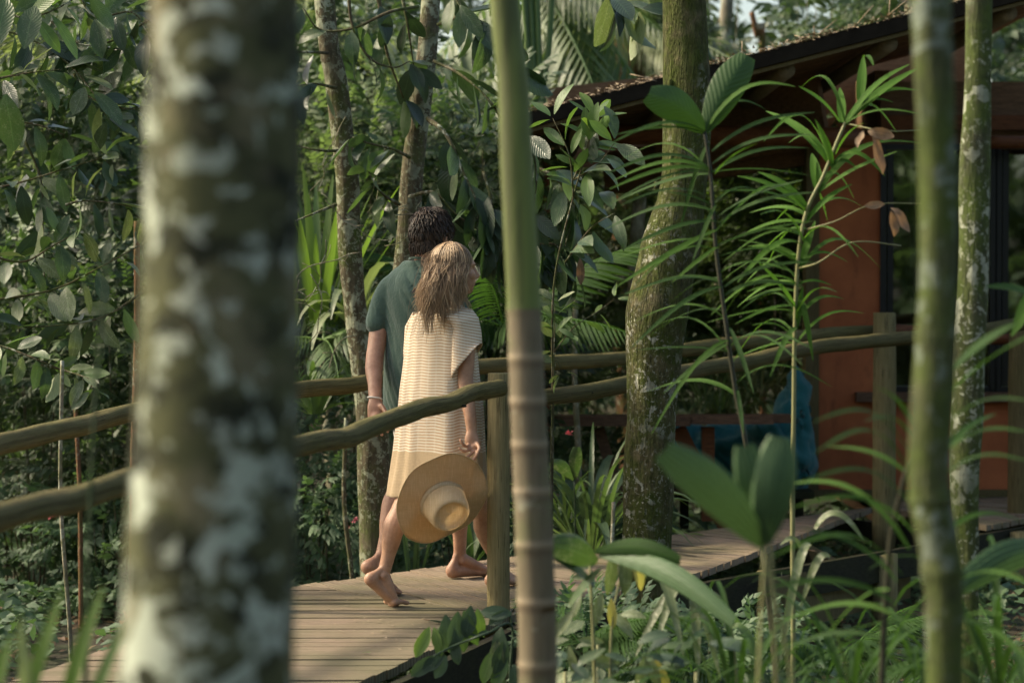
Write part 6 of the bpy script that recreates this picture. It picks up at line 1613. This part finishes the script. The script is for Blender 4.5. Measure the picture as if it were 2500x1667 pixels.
for k, (px, py, Y, n_, mat) in enumerate([(1380, 1640, 7.8, 16, 'blue'), (1560, 1660, 7.6, 16, 'mid'), (1700, 1640, 7.4, 14, 'blue'), (1460, 1560, 8.6, 14, 'spot')]):
    q = P(px, py, Y); lp = thing('leafy_plant', (q.x, q.y, 0), ['low bluish leaved plant at the bottom right of the cane trunk', 'low green plant at the foot of the mossy trunk', 'low bluish plant at the bottom, right of the mossy trunk', 'small mottled plant before the boardwalk edge, under the wilting leaves'][k], 'plant')
    r_ = random.Random(k); g = Geo(); g.tube([V(q.x, q.y, 0), q], .006, 6); part('stem', g, MAT['stalk_pale'], lp)
    for j in range(n_):
        a = r_.uniform(0, 6.28); p = q + V(math.cos(a) * r_.uniform(0, .14), math.sin(a) * .1, r_.uniform(-.18, .12)); L = r_.uniform(.07, .13)
        inst('leaf', LM[mat, r_.randrange(4)], lp, frame(p, V(math.cos(a), math.sin(a) * .6 - .2, r_.uniform(-.6, .3)), V(r_.uniform(-.4, .4), -.7, 1), L * .9, L))
# blurred fronds at the lower left, close to the camera
lf = thing('palm_fronds', (P(120, 2000, 4.6).x, 4.6, .0), 'blurred bright green frond tips rising at the bottom left corner', 'palm')
for (x0, y0, x1, y1, w_, mt) in [(60, 1760, 152, 1440, .028, 'leaf_lime'), (150, 1760, 252, 1430, .032, 'leaf_lime'), (195, 1800, 330, 1470, .026, 'leaf_fresh'), (75, 1760, 50, 1500, .026, 'leaf_pale'), (-30, 1760, 30, 1540, .03, 'leaf_lime')]:
    arc(lf, (x0, y0, 4.6), (x1, y1, 4.6), w_, mt, .03, 'leaflet')
stem(lf, [(120, 3000, 4.7), (60, 1760, 4.6)], .012, 'stalk_pale', taper=.2); stem(lf, [(120, 3000, 4.7), (150, 1765, 4.6)], .012, 'stalk_pale', taper=.2)
vn = thing('reed', (P(235, 1100, 4.9).x, 4.9, 0), 'blurred tall thin dark green reed standing left of the big trunk', 'reed')
stem(vn, [(190, 2900, 4.9), (204, 2100, 4.9), (210, 1600, 4.9), (224, 1150, 4.9), (242, 850, 4.9), (262, 640, 4.9), (270, 500, 4.9)], .008, 'leaf_dark', taper=.85)

for k, (px, py, Y, n_, L, wd, mat, lab) in enumerate([
    (1800, 1740, 7.2, 16, .6, .02, 'leaf_near', 'dark tuft of arching strap leaves at the bottom edge under the blurred palm leaf'),
    (2080, 1700, 6.9, 20, .6, .018, 'leaf_near', 'tuft of dark arching leaves at the bottom edge left of the blurred spotted trunk'),
    (2440, 1680, 6.6, 20, .6, .022, 'leaf_near', 'tuft of arching leaves in the bottom right corner'),
    (2240, 1640, 7.5, 18, .55, .018, 'leaf_near', 'fine dark tuft behind the foot of the blurred spotted trunk')]):
    blades(lab, px, py, Y, n_, L, wd, mat, elev=(.4, 1.35), droop=1.2, base_r=.1)
for px, py, Y, n_, L, mat, lab in [(1690, 1640, 8.9, 7, .3, 'leaf_near', 'fine feathered fern right of the mossy trunk foot'), 
                              (2060, 1610, 9.6, 9, .42, 'leaf_near', 'feathered fern in front of the dark boardwalk beam'), (1430, 1590, 9.0, 8, .4, 'leaf_near', 'small feathered fern right of the cane trunk foot'),
                              (2440, 1610, 8.6, 8, .42, 'leaf_near', 'feathered fern in the lower right corner')]:
    palm(lab, px, py, Y, n_, L, mat, 0, base=False, elev=(.0, .9), name='fern', cat='fern')
bush('fine leaved seedling shrub between cane trunk and mossy trunk at the bottom', 1460, 1580, 9.5, .22, .14, 130, 'leaf_cover', (.14, .22), cat='plant', name='leafy_plant')
bush('fine leaved seedling shrub at the bottom under the drooping pale leaves', 1740, 1610, 9.6, .3, .12, 150, 'leaf_cover', (.14, .22), cat='plant', name='leafy_plant')
# flowers
def flower(px, py, Y, r, col, label, n_=14):
    q = P(px, py, Y); t = thing('flower', q, label, 'flower'); r_ = random.Random(px)
    if col not in MAT: MAT[col] = simple(col, (.62, .07, .05) if 'red' in col else (.62, .16, .2), .5, var=.15)
    for k in range(n_):
        a = r_.uniform(0, 6.28); e = r_.uniform(-.3, 1.4); d = V(math.cos(a) * math.cos(e), math.sin(a) * math.cos(e), math.sin(e)); g = Geo()
        g.strap([q + d * r * .15, q + d * r * .6 + V(0, 0, .1 * r), q + d * r], r * .28, fold=.3); part('petal', g, MAT[col], t)
flower(1940, 1618, 12.0, .045, 'red_petal', 'red torch ginger flower on the ground at the lower right', 26)
flower(130, 1262, 14.2, .04, 'pink_petal', 'pink flower under the rails at the left edge')
flower(868, 1272, 13.6, .028, 'pink_petal', 'pink flower left of the foot of the forked tree')
flower(848, 1288, 13.6, .02, 'pink_petal', 'smaller pink flower just left of the other one by the forked tree')
flower(1390, 1062, 13.4, .03, 'pink_petal', 'pink flower hanging right of the cane trunk beside the thin stem')
# fallen leaves on the deck and a big fallen palm leaf
def fallen(px, py, L, kind, lab, rot):
    q = GP(px, py, DECK + .012); t = inst('fallen_leaf', LM[kind, 1], None, frame(q, V(math.cos(rot), math.sin(rot), .1), V(.2, -.1, 1), L * .9, L)); tag(t, lab, 'leaf')
fallen(1028, 1512, .05, 'dry', 'small pale curled leaf on the boards before the feet', .2)
fallen(1045, 1516, .09, 'dark', 'dark shrivelled leaf on the boards before the feet', .1)
fallen(906, 1592, .045, 'lime', 'small yellow leaf lying on the near ribbed boards', 2.6)
fallen(1680, 1304, .11, 'lime', 'yellow green leaf on the boards right of the mossy trunk', .3)
fallen(1820, 1284, .05, 'dry', 'tiny brown leaf on the boards behind the blurred palm leaf', .3)
fallen(1960, 1342, .10, 'dry', 'brown leaf on the boards below the bamboo like plant', .5)
fallen(2175, 1258, .09, 'dry', 'pale dry leaf on the boards next to the second railing post', .5)
fallen(2230, 1292, .12, 'lime', 'yellow leaf on the boards left of the blurred spotted trunk', .2)
fallen(2465, 1258, .11, 'dry', 'dark curled leaf on the boards near the right edge', .3)
fallen(2392, 1214, .08, 'lime', 'small yellow leaf at the foot of the cabin wall', .3)
fallen(1188, 1432, .06, 'dry', 'orange leaf beside the railing post foot', 1.2)
pf = thing('fallen_palm_leaf', GP(2010, 1640, 0), 'fallen green palm leaf lying on the soil at the lower right', 'palm leaf')
a = GP(1830, 1690, .06); b = GP(2170, 1590, .06)
for k in range(22):
    p = a.lerp(b, k / 21) + V(0, 0, .03); sd2 = 1 if k % 2 else -1; d = V(.75, sd2 * .8, 0).normalized(); g = Geo()
    g.strap([p, p + d * .2 + V(0, 0, .03), p + d * .42 + V(0, 0, -.02)], .028, fold=.3); part('leaflet', g, MAT['leaf_blue'], pf)
g = Geo(); g.tube([a, a.lerp(b, .5), b], .01, 6); part('midrib', g, MAT['stalk_pale'], pf)

g = Geo(); r_ = random.Random(5)
for k in range(800):
    px = r_.uniform(300, 2450); py = 1500 - (px - 700) * .10 + r_.uniform(-70, 120)
    q = GP(px, min(py, 1660), DECK)
    xs_ = (q.x, q.y)
    def inside(pl):
        pl = ccw([(p_[0], p_[1]) for p_ in pl]); return all((pl[(i_ + 1) % len(pl)][0] - pl[i_][0]) * (xs_[1] - pl[i_][1]) - (pl[(i_ + 1) % len(pl)][1] - pl[i_][1]) * (xs_[0] - pl[i_][0]) > 0 for i_ in range(len(pl)))
    if not (inside([A0, A1, B1, B0]) or inside([A1, A2, B3, M2])): continue
    a = r_.uniform(0, 6.28); L = r_.uniform(.008, .035); d = V(math.cos(a), math.sin(a), 0); n2 = V(-d.y, d.x, 0) * L * r_.uniform(.08, .3)
    z = V(0, 0, .006); g.add([q + z - n2, q + z + n2, q + d * L + z + V(0, 0, r_.uniform(0, .008))], [(0, 1, 2)])
o = part('leaf_litter', g, MAT['debris'], None); tag(o, 'small twigs and leaf crumbs scattered over the deck boards', kind='stuff')
